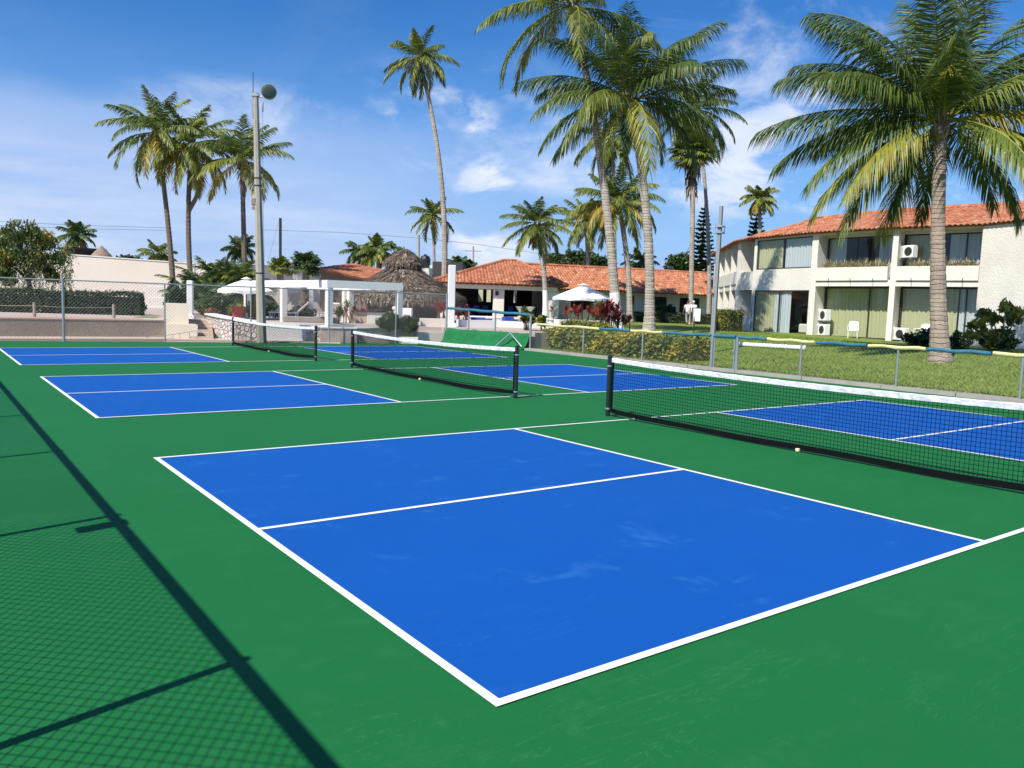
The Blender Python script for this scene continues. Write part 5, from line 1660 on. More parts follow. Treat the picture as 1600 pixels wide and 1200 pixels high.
# things fixed to or standing at the hotel
def acunit(p, rz, label):
    t = thing('air_conditioner', p, label, 'air conditioner', 'air conditioner units on the hotel')
    ca, sa = math.cos(rz), math.sin(rz)
    def W_(x, y, z): return (p[0]+x*ca-y*sa, p[1]+x*sa+y*ca, p[2]+z)
    m = MB(); m.box(W_(0, 0, .29), (.34, .80, .58), rz, bev=.02); m.build('casing', MPLAST, t)
    m = MB()
    for k in range(9): m.box(W_(-.175, .26, .08+k*.052), (.012, .20, .018), rz)
    m.build('grille', mat('grille_grey', (.25, .25, .25), .6), t)
    m = MB()
    for s in (-.28, .28): m.box(W_(0, s, -.04), (.36, .05, .08), rz)
    fm = MB(); c_ = np.array(W_(-.172, -.14, .29)); nx_ = np.array([-ca, -sa, 0]); fm.tube([c_, c_+nx_*.015], [.21, .20], 20); fm.build('fan_guard', MDARK, t)
    m.build('bracket', MSTEEL, t)


def hotel_pt(k, s, inset):
    a, b = Q[k], Q[k-1]; d = nrm(b-a); n_ = np.array([d[1], -d[0]]); n_ = -n_ if n_ @ (CAM[:2]-a) > 0 else n_
    q = a+(b-a)*s+n_*inset; return q, math.atan2(n_[1], n_[0])
q, r_ = hotel_pt(3, .15, .45); acunit((q[0], q[1], HZ+3.98), r_-.40, 'white air conditioner on the upper balcony beside the pier')
q, r_ = hotel_pt(4, .13, .45); acunit((q[0], q[1], HZ+.10), r_-.40, 'white air conditioner on the ground, lower of the two stacked units')
acunit((q[0], q[1], HZ+.86), r_-.40, 'white air conditioner above another one, upper of the two stacked units')
q, r_ = hotel_pt(3, .14, .25); acunit((q[0], q[1], HZ+.08), r_-.40, 'white air conditioner on the ground behind the dark bush')


def balcony_plants(k, s0, s1, label, seed):
    rng = np.random.RandomState(seed)
    q, r_ = hotel_pt(k, (s0+s1)/2, .25)
    t = thing('balcony_plants', (q[0], q[1], HZ+3.4), label, 'plants', 'potted plants along the balconies')
    mb = MB(); n = int(20*(s1-s0)+3)
    for i in range(n):
        q, _ = hotel_pt(k, s0+(s1-s0)*(i+.5)/n, .25)
        h = rng.uniform(.45, .95)
        for j in range(34):
            az = rng.rand()*6.28; e = rng.uniform(.5, 1.4); l = h*rng.uniform(.4, .9)
            dv = np.array([math.cos(az)*math.cos(e), math.sin(az)*math.cos(e), math.sin(e)])*l
            p0 = np.array([q[0]+rng.normal(0, .05), q[1]+rng.normal(0, .05), HZ+3.42]); s_ = np.array([-math.sin(az), math.cos(az), 0])*.02
            mb.add([p0-s_*.4, p0+s_*.4, p0+dv*.6+s_, p0+dv*.6-s_, p0+dv], [(0, 1, 2, 3), (3, 2, 4)], rng.uniform(.05, .95))
    mb.build('foliage', mat('dry_leaf', (.3, .25, .1), .7, tint=[(0, (.10, .10, .03)), (.5, (.38, .32, .16)), (1, (.55, .50, .36))], transl=.2), t)
    mb = MB()
    for i in range(n):
        q, _ = hotel_pt(k, s0+(s1-s0)*(i+.5)/n, .25); mb.lathe((q[0], q[1], HZ+2.93), [(.09, 0), (.13, .5)], 8)
    mb.build('pots', mat('clay_pot', (.35, .16, .09), .8), t)
balcony_plants(4, .12, .92, 'row of dry potted plants along the left balcony', 1)
balcony_plants(3, .22, .92, 'row of dry potted plants along the balcony behind the big palm', 2)


def chair(p, rz, label, mtl, group, name='plastic_chair'):
    t = thing(name, p, label, 'chair', group)
    p = np.array(p, float)
    ca, sa = math.cos(rz), math.sin(rz)
    def W_(x, y, z): return (p[0]+x*ca-y*sa, p[1]+x*sa+y*ca, p[2]+z)
    m = MB(); m.box(W_(0, 0, .43), (.46, .46, .035), rz, bev=.012); m.build('seat', mtl, t)
    m = MB(); vs = []; fs = []
    for i in range(7):
        for k in range(4):
            y = -.22+.44*i/6; z = .47+.42*k/3
            vs.append(W_(-.21-.10*k/3-.03*math.cos((i-3)/3*1.4), y*(1-.1*(k == 3)), z-(.03*abs(i-3)/3 if k == 3 else 0)))
    for i in range(6):
        for k in range(3): fs.append((i*4+k, i*4+k+1, i*4+k+5, i*4+k+4))
    nv = len(vs); vs2 = [(v[0]-.02*ca, v[1]-.02*sa, v[2]) for v in vs]
    m.add(vs+vs2, fs+[tuple(nv+q for q in f[::-1]) for f in fs]); m.build('backrest', mtl, t)
    for sx in (-1, 1):
        for sy in (-1, 1):
            m = MB(); m.tube([W_(sx*.22, sy*.22, 0), W_(sx*.19, sy*.20, .43)], [.018, .025], 6); m.build('leg', mtl, t)
    for sy in (-1, 1):
        m = MB(); m.tube([W_(.20, sy*.24, .42), W_(.21, sy*.25, .63), W_(-.22, sy*.24, .66)], .018, 6); m.build('armrest', mtl, t)
    return t
q, r_ = hotel_pt(4, .62, -.15); chair((q[0], q[1], HZ+.01), r_+math.pi+.5, 'white plastic chair outside the ground floor window, facing left', MPLAST, 'white plastic chairs by the hotel')
q, r_ = hotel_pt(3, .42, -.15); chair((q[0], q[1], HZ+.01), r_+math.pi-.3, 'white plastic chair half hidden behind the dark bush by the big palm', MPLAST, 'white plastic chairs by the hotel')

# garden hose pipes on piers
q, r_ = hotel_pt(5, .02, -.03)
m = MB(); m.tube([(q[0], q[1], HZ), (q[0]+.05, q[1], HZ+2.4)], .02, 6); tag(m.build('drain_pipe', mat('green_pipe', (.05, .22, .12), .5)), 'thin green pipe leaning on the hotel wall by the curtained door', 'pipe')

# shrubs at the hotel
bush('shrub', 1440, 30.5, .45, (.95, .8, .42), 2600, 'dark low bush behind the big palm on the lawn', seed=101, tint=(.0, .25), leaf=.07)
bush('shrub', 1497, 29.5, .42, (.45, .4, .42), 1200, 'dark small bush just right of the big palm trunk', seed=102, tint=(.0, .25), leaf=.06)
bush('shrub', 1560, 31.0, .45, (.95, .8, .50), 3200, 'leafy green bush against the blank hotel wall', seed=103, tint=(.35, .82), leaf=.075)
t = thing('plumeria', AZ(1560, 30.8, .45), 'open branched young tree with pale leaf clusters against the blank hotel wall', 'small tree')
rng = np.random.RandomState(104); b = AZ(1562, 30.8, .45); mb = MB(); fo = MB()
for (u, v) in ((1528, 508), (1540, 490), (1552, 500), (1573, 478), (1580, 500), (1592, 490), (1520, 520), (1538, 525)):
    e = A(u, v, 30.8+rng.normal(0, .3)); mb.tube(bez(b, e, (0, 0, .1), 6), [.05, .045, .04, .03, .025, .015], 6, False)
    leafcloud(fo, e, (.34, .34, .26), 75, .15, rng, (.6, .86), 5, .7, .3, 2.2, .5)
mb.build('trunk', MTRUNK, t); fo.build('crown', MBUSH, t)
hedge('hedge', AZ(1123, 44, 0), AZ(1146, 42.5, 0), .5, 1.62, 1.0, 3000, .05, 'clipped yellow green hedge block at the left corner of the hotel', 105, (.5, .95))

# white pipe on the lawn
pa, pb = L(1152, 541.5), L(1259, 548)
t = thing('white_pipe', (pa+pb)/2, 'long white pipe lying on the lawn behind the low fence', 'pipe')
pa = pa+[0, 0, .10]; pb = pb+[0, 0, .10]
m = MB(); m.tube([pa, pb], .085, 12); m.build('tube', MPLAST, t)
for f in (.02, .3, .5, .72, .98):
    m = MB(); m.tube([pa+(pb-pa)*(f-.008), pa+(pb-pa)*(f+.008)], .098, 12); m.build('collar', MPLAST, t)

# croton hedge behind the low fence
hedge('croton_hedge', PX(1088, 18.1), (18.5, 22.0), .03, .64, 1.4, 15000, .07, 'yellow and green variegated croton hedge behind the low fence', 106, (.46, 1.0), rough=.14)
hedge('croton_hedge', AZ(886, 36, 0), AZ(945, 34, 0), .5, .92, .8, 3000, .05, 'narrow yellow flowering hedge in front of the white planter wall', 107, (.35, .95), rough=.12)

# cordylines and planter plants
def spiky(u, D, z0, h, n, label, seed, tint=(0.0, .6), mtl=None, lw=.06, spread=.6, group=None, name='cordyline'):
    rng = np.random.RandomState(seed); b = AZ(u, D, z0)
    t = thing(name, b, label, 'plant', group)
    mb = MB(); st = MB()
    for k in range(n):
        q = b+np.array([rng.normal(0, spread), rng.normal(0, spread), 0]); hh = h*rng.uniform(.35, .8)
        c = q+[rng.normal(0, .1), rng.normal(0, .1), hh]; st.tube([q, c], [.025, .018], 5, False)
        ct = rng.uniform(*tint)
        for j in range(26):
            az = rng.rand()*6.28; e = rng.uniform(.1, 1.4); l = h*rng.uniform(.25, .42)
            dv = np.array([math.cos(az)*math.cos(e), math.sin(az)*math.cos(e), math.sin(e)])*l
            s_ = np.array([-math.sin(az), math.cos(az), 0])*lw*.5; p0 = c-[0, 0, rng.rand()*hh*.4]
            q1 = p0+dv*.55; q2 = p0+dv+[0, 0, -l*.25]
            mb.add([p0-s_*.4, p0+s_*.4, q1+s_, q1-s_, q2], [(0, 1, 2, 3), (3, 2, 4)], float(np.clip(ct+rng.normal(0, .1), 0, 1)))
    st.build('stems', MDTRUNK, t); mb.build('foliage', mtl or MRED, t)
    return t


spiky(946, 36.5, .66, 1.55, 11, 'large dark red cordyline clump in front of the whitewashed palm', 110, (.05, .75), lw=.085, spread=.42)
spiky(968, 35.8, .62, 1.25, 9, 'dark red and green cordyline clump at the right of the whitewashed palm', 111, (.0, .45), lw=.085, spread=.36)
spiky(912, 42, 1.0, .85, 26, 'pinkish flowering plants under the wide parasol', 112, (.35, 1.0), lw=.08, spread=.75)
bush('shrub', 938, 43, .66, (.8, .6, .75), 1800, 'green shrub rising behind the cordylines under the parasol edge', seed=113, tint=(.1, .5), leaf=.09)
spiky(687, 36, .98, .95, 8, 'bright red cordyline left of the tall white pillar', 114, (.6, .9), lw=.06, spread=.2)
spiky(716, 36.5, .68, 1.05, 9, 'bright red cordyline right of the tall white pillar', 115, (.6, .9), lw=.06, spread=.24)
spiky(553, 36.0, TZ, .85, 7, 'bright red cordyline under the pergola', 116, (.6, .95), lw=.06, spread=.22)
spiky(571, 37.5, TZ, .85, 7, 'salmon red plant at the back of the pergola', 117, (.7, 1.0), lw=.06, spread=.22)
spiky(528, 35.0, TZ, 1.1, 6, 'yellow green leafy plant inside the pergola', 118, (.55, .8), MBUSH, .08, .16)
spiky(823, 33.2, .62, 1.15, 7, 'young broad leaved plant behind the blue rail fence', 119, (.58, .82), MBUSH, .2, .14, name='banana_plant')
spiky(851, 32.6, .60, .85, 4, 'slim young broad leaved plant right of the blue rail fence end', 120, (.58, .82), MBUSH, .18, .08, name='banana_plant')
bush('fern', 609, 32.3, .48, (.55, .45, .36), 2600, 'round feathery fern left of the fence post near the hut', seed=121, tint=(.2, .6), leaf=.05, aspect=3.5)
bush('fern', 637, 32.6, .40, (.58, .45, .38), 2600, 'round feathery fern right of the fence post near the hut', seed=122, tint=(.2, .6), leaf=.05, aspect=3.5)
bush('shrub', 1035, 65, .5, (1.5, .6, .9), 2200, 'tall grassy green shrub against the wing wall', seed=123, tint=(.15, .55), leaf=.12, hang=-.6)
hedge('hedge', AZ(985, 64, 0), AZ(1112, 62, 0), .5, 1.28, .9, 5000, .07, 'dark low hedge in front of the tiled wing', 124, (.0, .25))
spiky(232, 31.6, .02, .6, 4, 'wispy weeds at the foot of the block wall', 125, (.3, .7), MBUSH, .02, .4, name='weeds')

# ------------------------------------------------------------------ restaurant
RF = 0.66
fl_, fr_ = AZ(672, 56.5, 0)[:2], AZ(884, 57.5, 0)[:2]
dx_ = nrm(fr_-fl_); bx_ = np.array([-dx_[1], dx_[0]]); bx_ = bx_ if bx_ @ HF[:2] > 0 else -bx_
Lr = np.linalg.norm(fr_-fl_); dep = 12.0
rest = thing('restaurant_building', (*((fl_+fr_)/2), RF), 'open sided restaurant with hipped red tile roof and white columns by the pool', 'building')
ez, rz_ = 3.12, 5.05
cor = [fl_, fr_, fr_+bx_*dep, fl_+bx_*dep]
s_ap = np.linalg.norm(AZ(795, 63, 0)[:2]-fl_)
apx = (AZ(795, 63, 0)[:2]-fl_) @ dx_
ap0 = fl_+dx_*(apx-.5)+bx_*6; ap1 = fl_+dx_*(apx+.5)+bx_*6
rng = np.random.RandomState(130)
m = MB()
C3 = [np.array([*c, ez]) for c in cor]; R0, R1 = np.array([*ap0, rz_]), np.array([*ap1, rz_])
slope(m, [C3[0], C3[1], R1, R0]); slope(m, [C3[1], C3[2], R1]); slope(m, [C3[2], C3[3], R0, R1]); slope(m, [C3[3], C3[0], R0])
upf = np.array([*(bx_*6), rz_-ez])
f0, f1 = (apx-.5)/Lr, (apx+.5)/Lr
tiles(m, C3[0], C3[1], upf, .24, .42, rng, lambda s: min(1, s/f0, (1-s)/(1-f1)))
ups = np.array([*(-dx_*(Lr-apx-.5)), rz_-ez])
tiles(m, C3[1], C3[2], ups, .24, .42, rng, lambda s: min(1, s/.5, (1-s)/.5))
ups = np.array([*(dx_*(apx-.5)), rz_-ez])
tiles(m, C3[3], C3[0], ups, .24, .42, rng, lambda s: min(1, s/.5, (1-s)/.5))
rf = m.build('roof', MTILE, rest)
m = MB()
for p, q in ((C3[0], R0), (C3[1], R1), (R0, R1)):
    n_r = max(2, int(np.linalg.norm(q-p)/.4))
    for k in range(n_r): m.tube([p+(q-p)*k/n_r+[0, 0, .08], p+(q-p)*(k+1.1)/n_r+[0, 0, .08]], [.13, .11], 7, tint=float(np.clip(.5+rng.normal(0, .2), 0, 1)))
m.build('ridge_tiles', MTILE, rf)
m = MB(); m.slab(fl_+bx_*.7+dx_*.6, fr_+bx_*.7-dx_*.6, ez-.38, ez-.08, .3); m.build('front_beam', MPERG, rest)
m = MB()
for k in range(22): q = fl_+dx_*(.4+(Lr-.8)*k/21); m.slab(q, q+bx_*1.2, ez-.10, ez-.02+.12, .10)
m.build('rafters', MBEAM, rest)
for u in (690, 779, 867):
    q = fl_+dx_*((AZ(u, 57, 0)[:2]-fl_) @ dx_)+bx_*.8
    m = MB(); m.box((q[0], q[1], (RF+ez-.4)/2), (.78, .5, ez-.38-RF), math.atan2(dx_[1], dx_[0]), bev=.02); c = m.build('column', MWHITE, rest)
    if u == 779:
        m = MB(); m.box((q[0]-bx_[0]*.32-dx_[0]*.15, q[1]-bx_[1]*.32-dx_[1]*.15, ez-.66), (.22, .16, .3), math.atan2(dx_[1], dx_[0]), bev=.02); m.build('speaker', MDARK, c)
# back wall with openings, side walls
m = MB(); bw = fl_+bx_*9.5
cuts = [(AZ(u, 65.5, 0)[:2]-fl_) @ dx_ for u in (747, 754.5, 760, 767, 803.5, 808)]
xs_ = [0]+cuts+[Lr]
for i in range(0, len(xs_), 2): m.slab(bw+dx_*xs_[i], bw+dx_*xs_[i+1], RF, ez, .2)
for a_, b_ in ((cuts[0], cuts[1]), (cuts[2], cuts[3]), (cuts[4], cuts[5])): m.slab(bw+dx_*a_, bw+dx_*b_, RF, 1.85, .19); m.slab(bw+dx_*a_, bw+dx_*b_, 2.85, ez, .19)
m.slab(fr_+bx_*1.2-dx_*.6, fr_+bx_*9.4-dx_*.6, RF, ez, .2)
m.slab(bw-bx_*2.6+dx_*(cuts[4]-3), bw-bx_*2.6+dx_*(cuts[4]-.3), RF, 1.6, .2)
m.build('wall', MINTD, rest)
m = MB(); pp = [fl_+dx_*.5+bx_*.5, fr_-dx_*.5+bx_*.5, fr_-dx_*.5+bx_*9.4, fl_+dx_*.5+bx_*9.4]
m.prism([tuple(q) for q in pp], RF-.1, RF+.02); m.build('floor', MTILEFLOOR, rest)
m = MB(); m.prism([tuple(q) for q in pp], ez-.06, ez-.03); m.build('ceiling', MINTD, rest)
m = MB(); m.slab(fl_+bx_*.9+dx_*1.3, fl_+bx_*.9+dx_*(Lr-1.2), RF+.02, RF+.16, .3); m.build('step', MPAINT, rest)
# a sunlit garden wall behind the openings
lowwall('garden_wall', [bw+bx_*6-dx_*2, bw+bx_*6+dx_*(Lr*.8)], RF-.3, 3.0, .25, mat('sunny_wall', (.62, .58, .40), .9), 'pale wall seen through the restaurant back windows')

# furniture in the restaurant
GC = 'blue chairs inside the restaurant'
labs = ['blue chair in the restaurant nearest the red plant', 'blue chair left of the white column, first of the pair', 'blue chair left of the white column, nearer the column', 'blue chair right of the white column',
        'blue chair beside the left white round table', 'blue chair beside the right white round table']
for u, lb_ in zip((728, 744, 757, 800, 815, 832), labs):
    q = AZ(u, 60, RF+.02); chair(q, R_(random.uniform(0, 360)), lb_, MBCHAIR, GC, 'dining_chair')
for u, lb_ in ((812, 'white round table left of the other one in the restaurant opening'), (828, 'white round table nearest the whitewashed palm')):
    q = AZ(u, 58.3, RF+.16); t = thing('round_table', q, lb_, 'table')
    m = MB(); m.lathe(q, [(.05, .35), (.30, .70), (.34, .74), (.34, .77)], 16); m.build('top', MPLAST, t)
    m = MB(); m.lathe(q, [(.2, 0), (.2, .03), (.04, .06), (.04, .40)], 12); m.build('pedestal', MPLAST, t)

# long wing
w0_, w1_ = AZ(878, 64.5, 0)[:2], AZ(1140, 67.8, 0)[:2]
dw = nrm(w1_-w0_); bw2 = np.array([-dw[1], dw[0]]); bw2 = bw2 if bw2 @ HF[:2] > 0 else -bw2
w0_ = w0_-dw*2.2
Lw_ = np.linalg.norm(w1_-w0_)
wing = thing('guest_wing', (*((w0_+w1_)/2), RF), 'long low white wing with a red tile roof stretching behind the palms', 'building')
m = MB(); E0, E1 = np.array([*w0_, 3.10]), np.array([*w1_, 3.02])
K0, K1 = E0+[*(bw2*4.6), 2.0], E1+[*(bw2*4.6), 1.96]
slope(m, [E0, E1, K1, K0]); slope(m, [K0, K1, K1+[*(bw2*4.6), -2.0], K0+[*(bw2*4.6), -2.0]])
tiles(m, E0, E1, np.array([*(bw2*4.6), 2.0]), .24, .42, rng, tint=.56)
rf = m.build('roof', MTILE, wing)
m = MB(); n_r = int(Lw_/.42)
for k in range(n_r): m.tube([K0+(K1-K0)*k/n_r+[0, 0, .08], K0+(K1-K0)*(k+1.1)/n_r+[0, 0, .08]], [.14, .12], 7, tint=float(np.clip(.5+rng.normal(0, .2), 0, 1)))
m.build('ridge_tiles', MTILE, rf)
def ws(u): return (AZ(u, 67, 0)[:2]-w0_) @ dw
m = MB(); a_ = w0_+bw2*1.3
opens = [(884, 936), (982, 990), (1018, 1046), (1068, 1103)]
pos = 0.0
for o0, o1 in opens:
    m.slab(a_+dw*pos, a_+dw*ws(o0), RF-.3, 3.3, .25); m.slab(a_+dw*ws(o0), a_+dw*ws(o1), 2.75, 3.3, .24); pos = ws(o1)
m.slab(a_+dw*pos, a_+dw*Lw_, RF-.3, 3.3, .25)
m.slab(a_+dw*ws(884), a_+dw*ws(936), RF-.3, 1.45, .24)
m.slab(a_+bw2*6.6, a_+dw*Lw_+bw2*6.6, RF-.3, 3.3, .25)
m.build('wall', MWHITE, wing)
for o0, o1 in opens:
    p0, p1 = a_+dw*ws(o0)+bw2*.05, a_+dw*ws(o1)+bw2*.05
    z0 = 1.45 if o0 == 884 else RF
    mm = MB(); mm.slab(p0, p1, 2.68, 2.75, .06); n_m = 3 if o1-o0 > 12 else 2
    for k in range(n_m): q = p0+(p1-p0)*(k/(n_m-1)); q = q+dw*(.04 if k == 0 else (-.04 if k == n_m-1 else 0)); mm.box((q[0], q[1], (z0+2.68)/2), (.07, .06, 2.66-z0), math.atan2(dw[1], dw[0]))
    f = mm.build('window', MDARK, wing)
    mm = MB(); mm.add([(p0[0], p0[1], z0), (p1[0], p1[1], z0), (p1[0], p1[1], 2.7), (p0[0], p0[1], 2.7)], [(0, 1, 2, 3)]); mm.build('pane', MGLASS, f)
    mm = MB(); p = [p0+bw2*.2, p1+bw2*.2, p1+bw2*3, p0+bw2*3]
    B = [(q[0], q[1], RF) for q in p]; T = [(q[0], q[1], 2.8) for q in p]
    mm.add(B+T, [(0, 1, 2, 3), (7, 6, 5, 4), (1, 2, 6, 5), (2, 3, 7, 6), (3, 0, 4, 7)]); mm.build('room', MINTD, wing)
# chair by the wing wall
q = w0_+dw*ws(1057)+bw2*.6; chair((q[0], q[1], .62), R_(200), 'grey metal chair against the wing wall', MSTEEL, None, 'garden_chair')

# pool
pp = [AZ(722, 42, 0)[:2], AZ(872, 43, 0)[:2], AZ(868, 51, 0)[:2], AZ(728, 50, 0)[:2]]
mb = MB(); c_ = sum(pp)/4
mb.prism([tuple(c_+(q-c_)*1.05) for q in pp], TZ, TZ+.10); struct('pool_coping', mb, MPAINT)
mb = MB(); mb.prism([tuple(q) for q in pp], TZ+.05, TZ+.115); struct('pool_water', mb, MWATER)
for u0, u1, lb_ in ((735, 756, 'blue tiled pool block on the left of the pool'), (786, 800, 'blue tiled pool block in the middle of the pool')):
    mb = MB(); mb.slab(AZ(u0, 46, 0), AZ(u1, 46.2, 0), TZ, TZ+.34, .5); tag(mb.build('tiled_plinth', MPTILE), lb_, 'plinth', 'tiled blocks in the pool')
for u, lb_ in ((756, 'white poolside table left of the other one'), (836, 'white poolside table nearest the whitewashed palm foot')):
    q = AZ(u, 39.5, TZ); t = thing('pool_table', q, lb_, 'table', 'white tables by the pool')
    mb = MB(); mb.box((q[0], q[1], TZ+.40), (1.7, .5, .06), math.atan2(HR[1], HR[0]), bev=.01); mb.build('top', MPLAST, t)
    for s in (-1, 1):
        mb = MB(); mb.box((q[0]+HR[0]*.7*s, q[1]+HR[1]*.7*s, TZ+.185), (.08, .4, .37), math.atan2(HR[1], HR[0])); mb.build('leg', MPLAST, t)


# sun loungers under the pergola
def lounger(p, rz, label, first=None):
    t = thing('sun_lounger', p, label, 'lounger', 'white sun loungers under the pergola')
    ca, sa = math.cos(rz), math.sin(rz)
    def W_(x, y, z): return np.array((p[0]+x*ca-y*sa, p[1]+x*sa+y*ca, p[2]+z))
    m = MB(); m.box(W_(.35, 0, .34), (1.3, .6, .05), rz, bev=.01); m.build('seat', MPLAST, t)
    m = MB(); vs = [W_(-.30, s*.3, .36+d_) for s in (-1, 1) for d_ in (0, .05)]+[W_(-.80, s*.3, .82+d_) for s in (-1, 1) for d_ in (0, .05)]
    m.add(vs, [(0, 2, 6, 4), (1, 5, 7, 3), (0, 4, 5, 1), (2, 3, 7, 6), (4, 6, 7, 5), (0, 1, 3, 2)]); m.build('backrest', MPLAST, t)
    for sx in (-.25, .9):
        for sy in (-.26, .26):
            m = MB(); m.tube([W_(sx, sy, 0), W_(sx, sy, .33)], .025, 6); m.build('leg', MPLAST, t)
    return t
for u, D, rz, lb_ in ((455, 37, 2.6, 'white sun lounger left of the dark rock planting'), (490, 39, .6, 'white sun lounger with raised back in the middle of the pergola'), (503, 41, .5, 'white sun lounger farthest back under the pergola'),
                      (424, 38, 2.4, 'white sun lounger just right of the light pole'), (541, 37.5, .4, 'white sun lounger beside the red cordyline')):
    lounger(AZ(u, D, TZ), rz, lb_)
spiky(404, 37.5, TZ, 1.0, 6, 'yellow leafy plant just right of the light pole foot', 126, (.6, .9), MBUSH, .08, .2)
spiky(548, 39, TZ, 1.3, 7, 'tall yellow green plant at the back of the pergola', 127, (.5, .8), MBUSH, .1, .25)
bush('shrub', 430, 40, TZ, (.5, .4, .35), 900, 'low dark plant beyond the light pole under the pergola', seed=128, tint=(.05, .45), leaf=.07)
bush('shrub', 585, 38.5, TZ, (.7, .4, .35), 1000, 'leafy plant on the hut side of the pergola', seed=129, tint=(.2, .6), leaf=.07)
bush('dark_plant', 472, 38, TZ, (1.05, .5, .30), 1800, 'dark low leafy mound in the middle of the pergola', cat='plant', seed=141, tint=(.0, .12), leaf=.07)
t = thing('palm_stump', AZ(474, 38.2, TZ), 'shaggy palm trunk rising from the dark mound under the pergola', 'trunk')
m = MB(); q = AZ(474, 38.2, TZ); m.tube([q, q+[0, 0, .7], q+[0, 0, 1.6]], [.16, .14, .15], 10); m.build('trunk', MDTRUNK, t)
rng = np.random.RandomState(142); m = MB()
for k in range(50):
    az = rng.rand()*6.28; z = rng.rand()*1.5; d_ = np.array([math.cos(az), math.sin(az), 0]); p0 = q+d_*.12+[0, 0, z]
    m.tube([p0, p0+d_*.1+[0, 0, .14]], [.05, .01], 4, False, tint=rng.rand())
m.build('leaf_bases', MFIBRE, t)
# grey stone bench under the pergola
q = AZ(487, 34.5, TZ); m = MB(); m.box((q[0], q[1], TZ+.12), (2.3, .6, .24), math.atan2(HR[1], HR[0]), bev=.03)
tag(m.build('stone_bench', mat('grey_stone', (.26, .23, .20), .9, var=.5, vscale=5)), 'long grey stone bench inside the pergola', 'bench')
# white garden wall behind the pergola
lowwall('garden_wall', [AZ(395, 44, 0), AZ(478, 45, 0)], .6, 1.95, .25, MCREAM, 'cream wall panel behind the pergola')
# bar counter with slatted front
q0, q1 = AZ(552, 35.8, 0)[:2], AZ(602, 36.2, 0)[:2]
t = thing('bar_counter', (*((q0+q1)/2), TZ), 'low bar counter with pale slatted front beside the thatched hut', 'counter')
m = MB(); m.slab(q0, q1, TZ, TZ+.52, .5); m.build('body', mat('tan_panel', (.50, .38, .27), .8), t)
m = MB(); dq = nrm(q1-q0); Lq = np.linalg.norm(q1-q0); fn = np.array([dq[1], -dq[0]]); fn = fn if fn @ (CAM[:2]-q0) > 0 else -fn
for k in range(14): q = q0+dq*(Lq*(.40+.59*(k+.5)/14))+fn*.265; m.box((q[0], q[1], TZ+.25), (.045, .03, .48), math.atan2(dq[1], dq[0]))
m.build('slats', MPAINT, t)
m = MB(); m.slab(q0-dq*.1, q1+dq*.1, TZ+.52, TZ+.58, .7); m.build('top', MDARK, t)

# ------------------------------------------------------------------ palapa
pc = AZ(629, 44, TZ)
t = thing('thatched_hut', pc, 'round thatched palm leaf hut with a small raised cap beside the restaurant', 'hut')
rng = np.random.RandomState(150)
def thatch_cone(r0, z0, r1, z1, n, l, pw=.88, skirt=0):
    """straw laid in courses on a cone: top radius r0 at z0, eave radius r1 at z1"""
    mb = MB()
    prof = [(r0+(r1-r0)*f, z0+(z1-z0)*(f**pw)) for f in np.linspace(0, 1, 9)]
    N = 40; vs = []
    for r, z in prof:
        for k in range(N):
            a = 2*math.pi*k/N; j = 1+.02*math.sin(5*a+z*3); vs.append((pc[0]+r*j*math.cos(a), pc[1]+r*j*math.sin(a), z-.04))
    fs = [(i*N+k, i*N+(k+1) % N, (i+1)*N+(k+1) % N, (i+1)*N+k) for i in range(8) for k in range(N)]
    mb.add(vs, fs, .3)
    for i in range(n):
        f = rng.rand()**.6; a = rng.rand()*6.2832
        r = r0+(r1-r0)*f; z = z0+(z1-z0)*(f**pw)
        ll_ = l*rng.uniform(.5, 1.2); df = ll_/math.hypot(r1-r0, z1-z0)
        f2 = f+df; r2 = r0+(r1-r0)*min(f2, 1.0); z2 = z0+(z1-z0)*(min(f2, 1.0)**pw)
        if f2 > 1: z2 -= (f2-1)*math.hypot(r1-r0, z1-z0)*.95; r2 += (f2-1)*.3
        q = np.array([math.cos(a), math.sin(a), 0]); a2 = a+rng.normal(0, .03); q2 = np.array([math.cos(a2), math.sin(a2), 0]); s = np.array([-q[1], q[0], 0])*rng.uniform(.015, .05)
        b = np.array([pc[0], pc[1], 0])
        lift = rng.uniform(.0, .10)
        p0, p1 = b+q*r+[0, 0, z], b+q2*(r2+lift)+[0, 0, z2+lift]
        mb.add([p0-s, p0+s, p1+s*.5, p1-s*.5], [(0, 1, 2, 3)], float(np.clip(rng.normal(.45, .28)+.12*math.sin(a*9+f*14), 0, 1)))
    for i in range(skirt):
        a = rng.rand()*6.2832; q = np.array([math.cos(a), math.sin(a), 0]); s = np.array([-q[1], q[0], 0])*rng.uniform(.01, .03)
        p0 = np.array([pc[0], pc[1], z1+rng.uniform(0, .15)])+q*(r1-rng.uniform(0, .15)); p1 = p0+q*rng.uniform(-.02, .08)-[0, 0, rng.uniform(.2, .62)]
        mb.add([p0-s, p0+s, p1+s*.3, p1-s*.3], [(0, 1, 2, 3)], float(np.clip(rng.normal(.7, .2), 0, 1)))
    return mb
thatch_cone(.50, 3.72, 3.45, 1.90, 9000, .55, skirt=2600).build('main_roof', MTHATCH, t)
thatch_cone(.02, 4.52, 1.02, 3.78, 1800, .40, 1.5, skirt=900).build('cap_roof', MTHATCH, t)
m = MB(); q = pc+HR*(-.02)-HF*.62; m.ball((q[0], q[1], 3.93), .17, 10, (1, 1, 1.4)); m.build('vent_hole', MDARK, t)
m = MB(); m.tube([(pc[0], pc[1], 4.4), (pc[0], pc[1], 4.66)], [.06, .02], 6); m.build('finial', MDTRUNK, t)
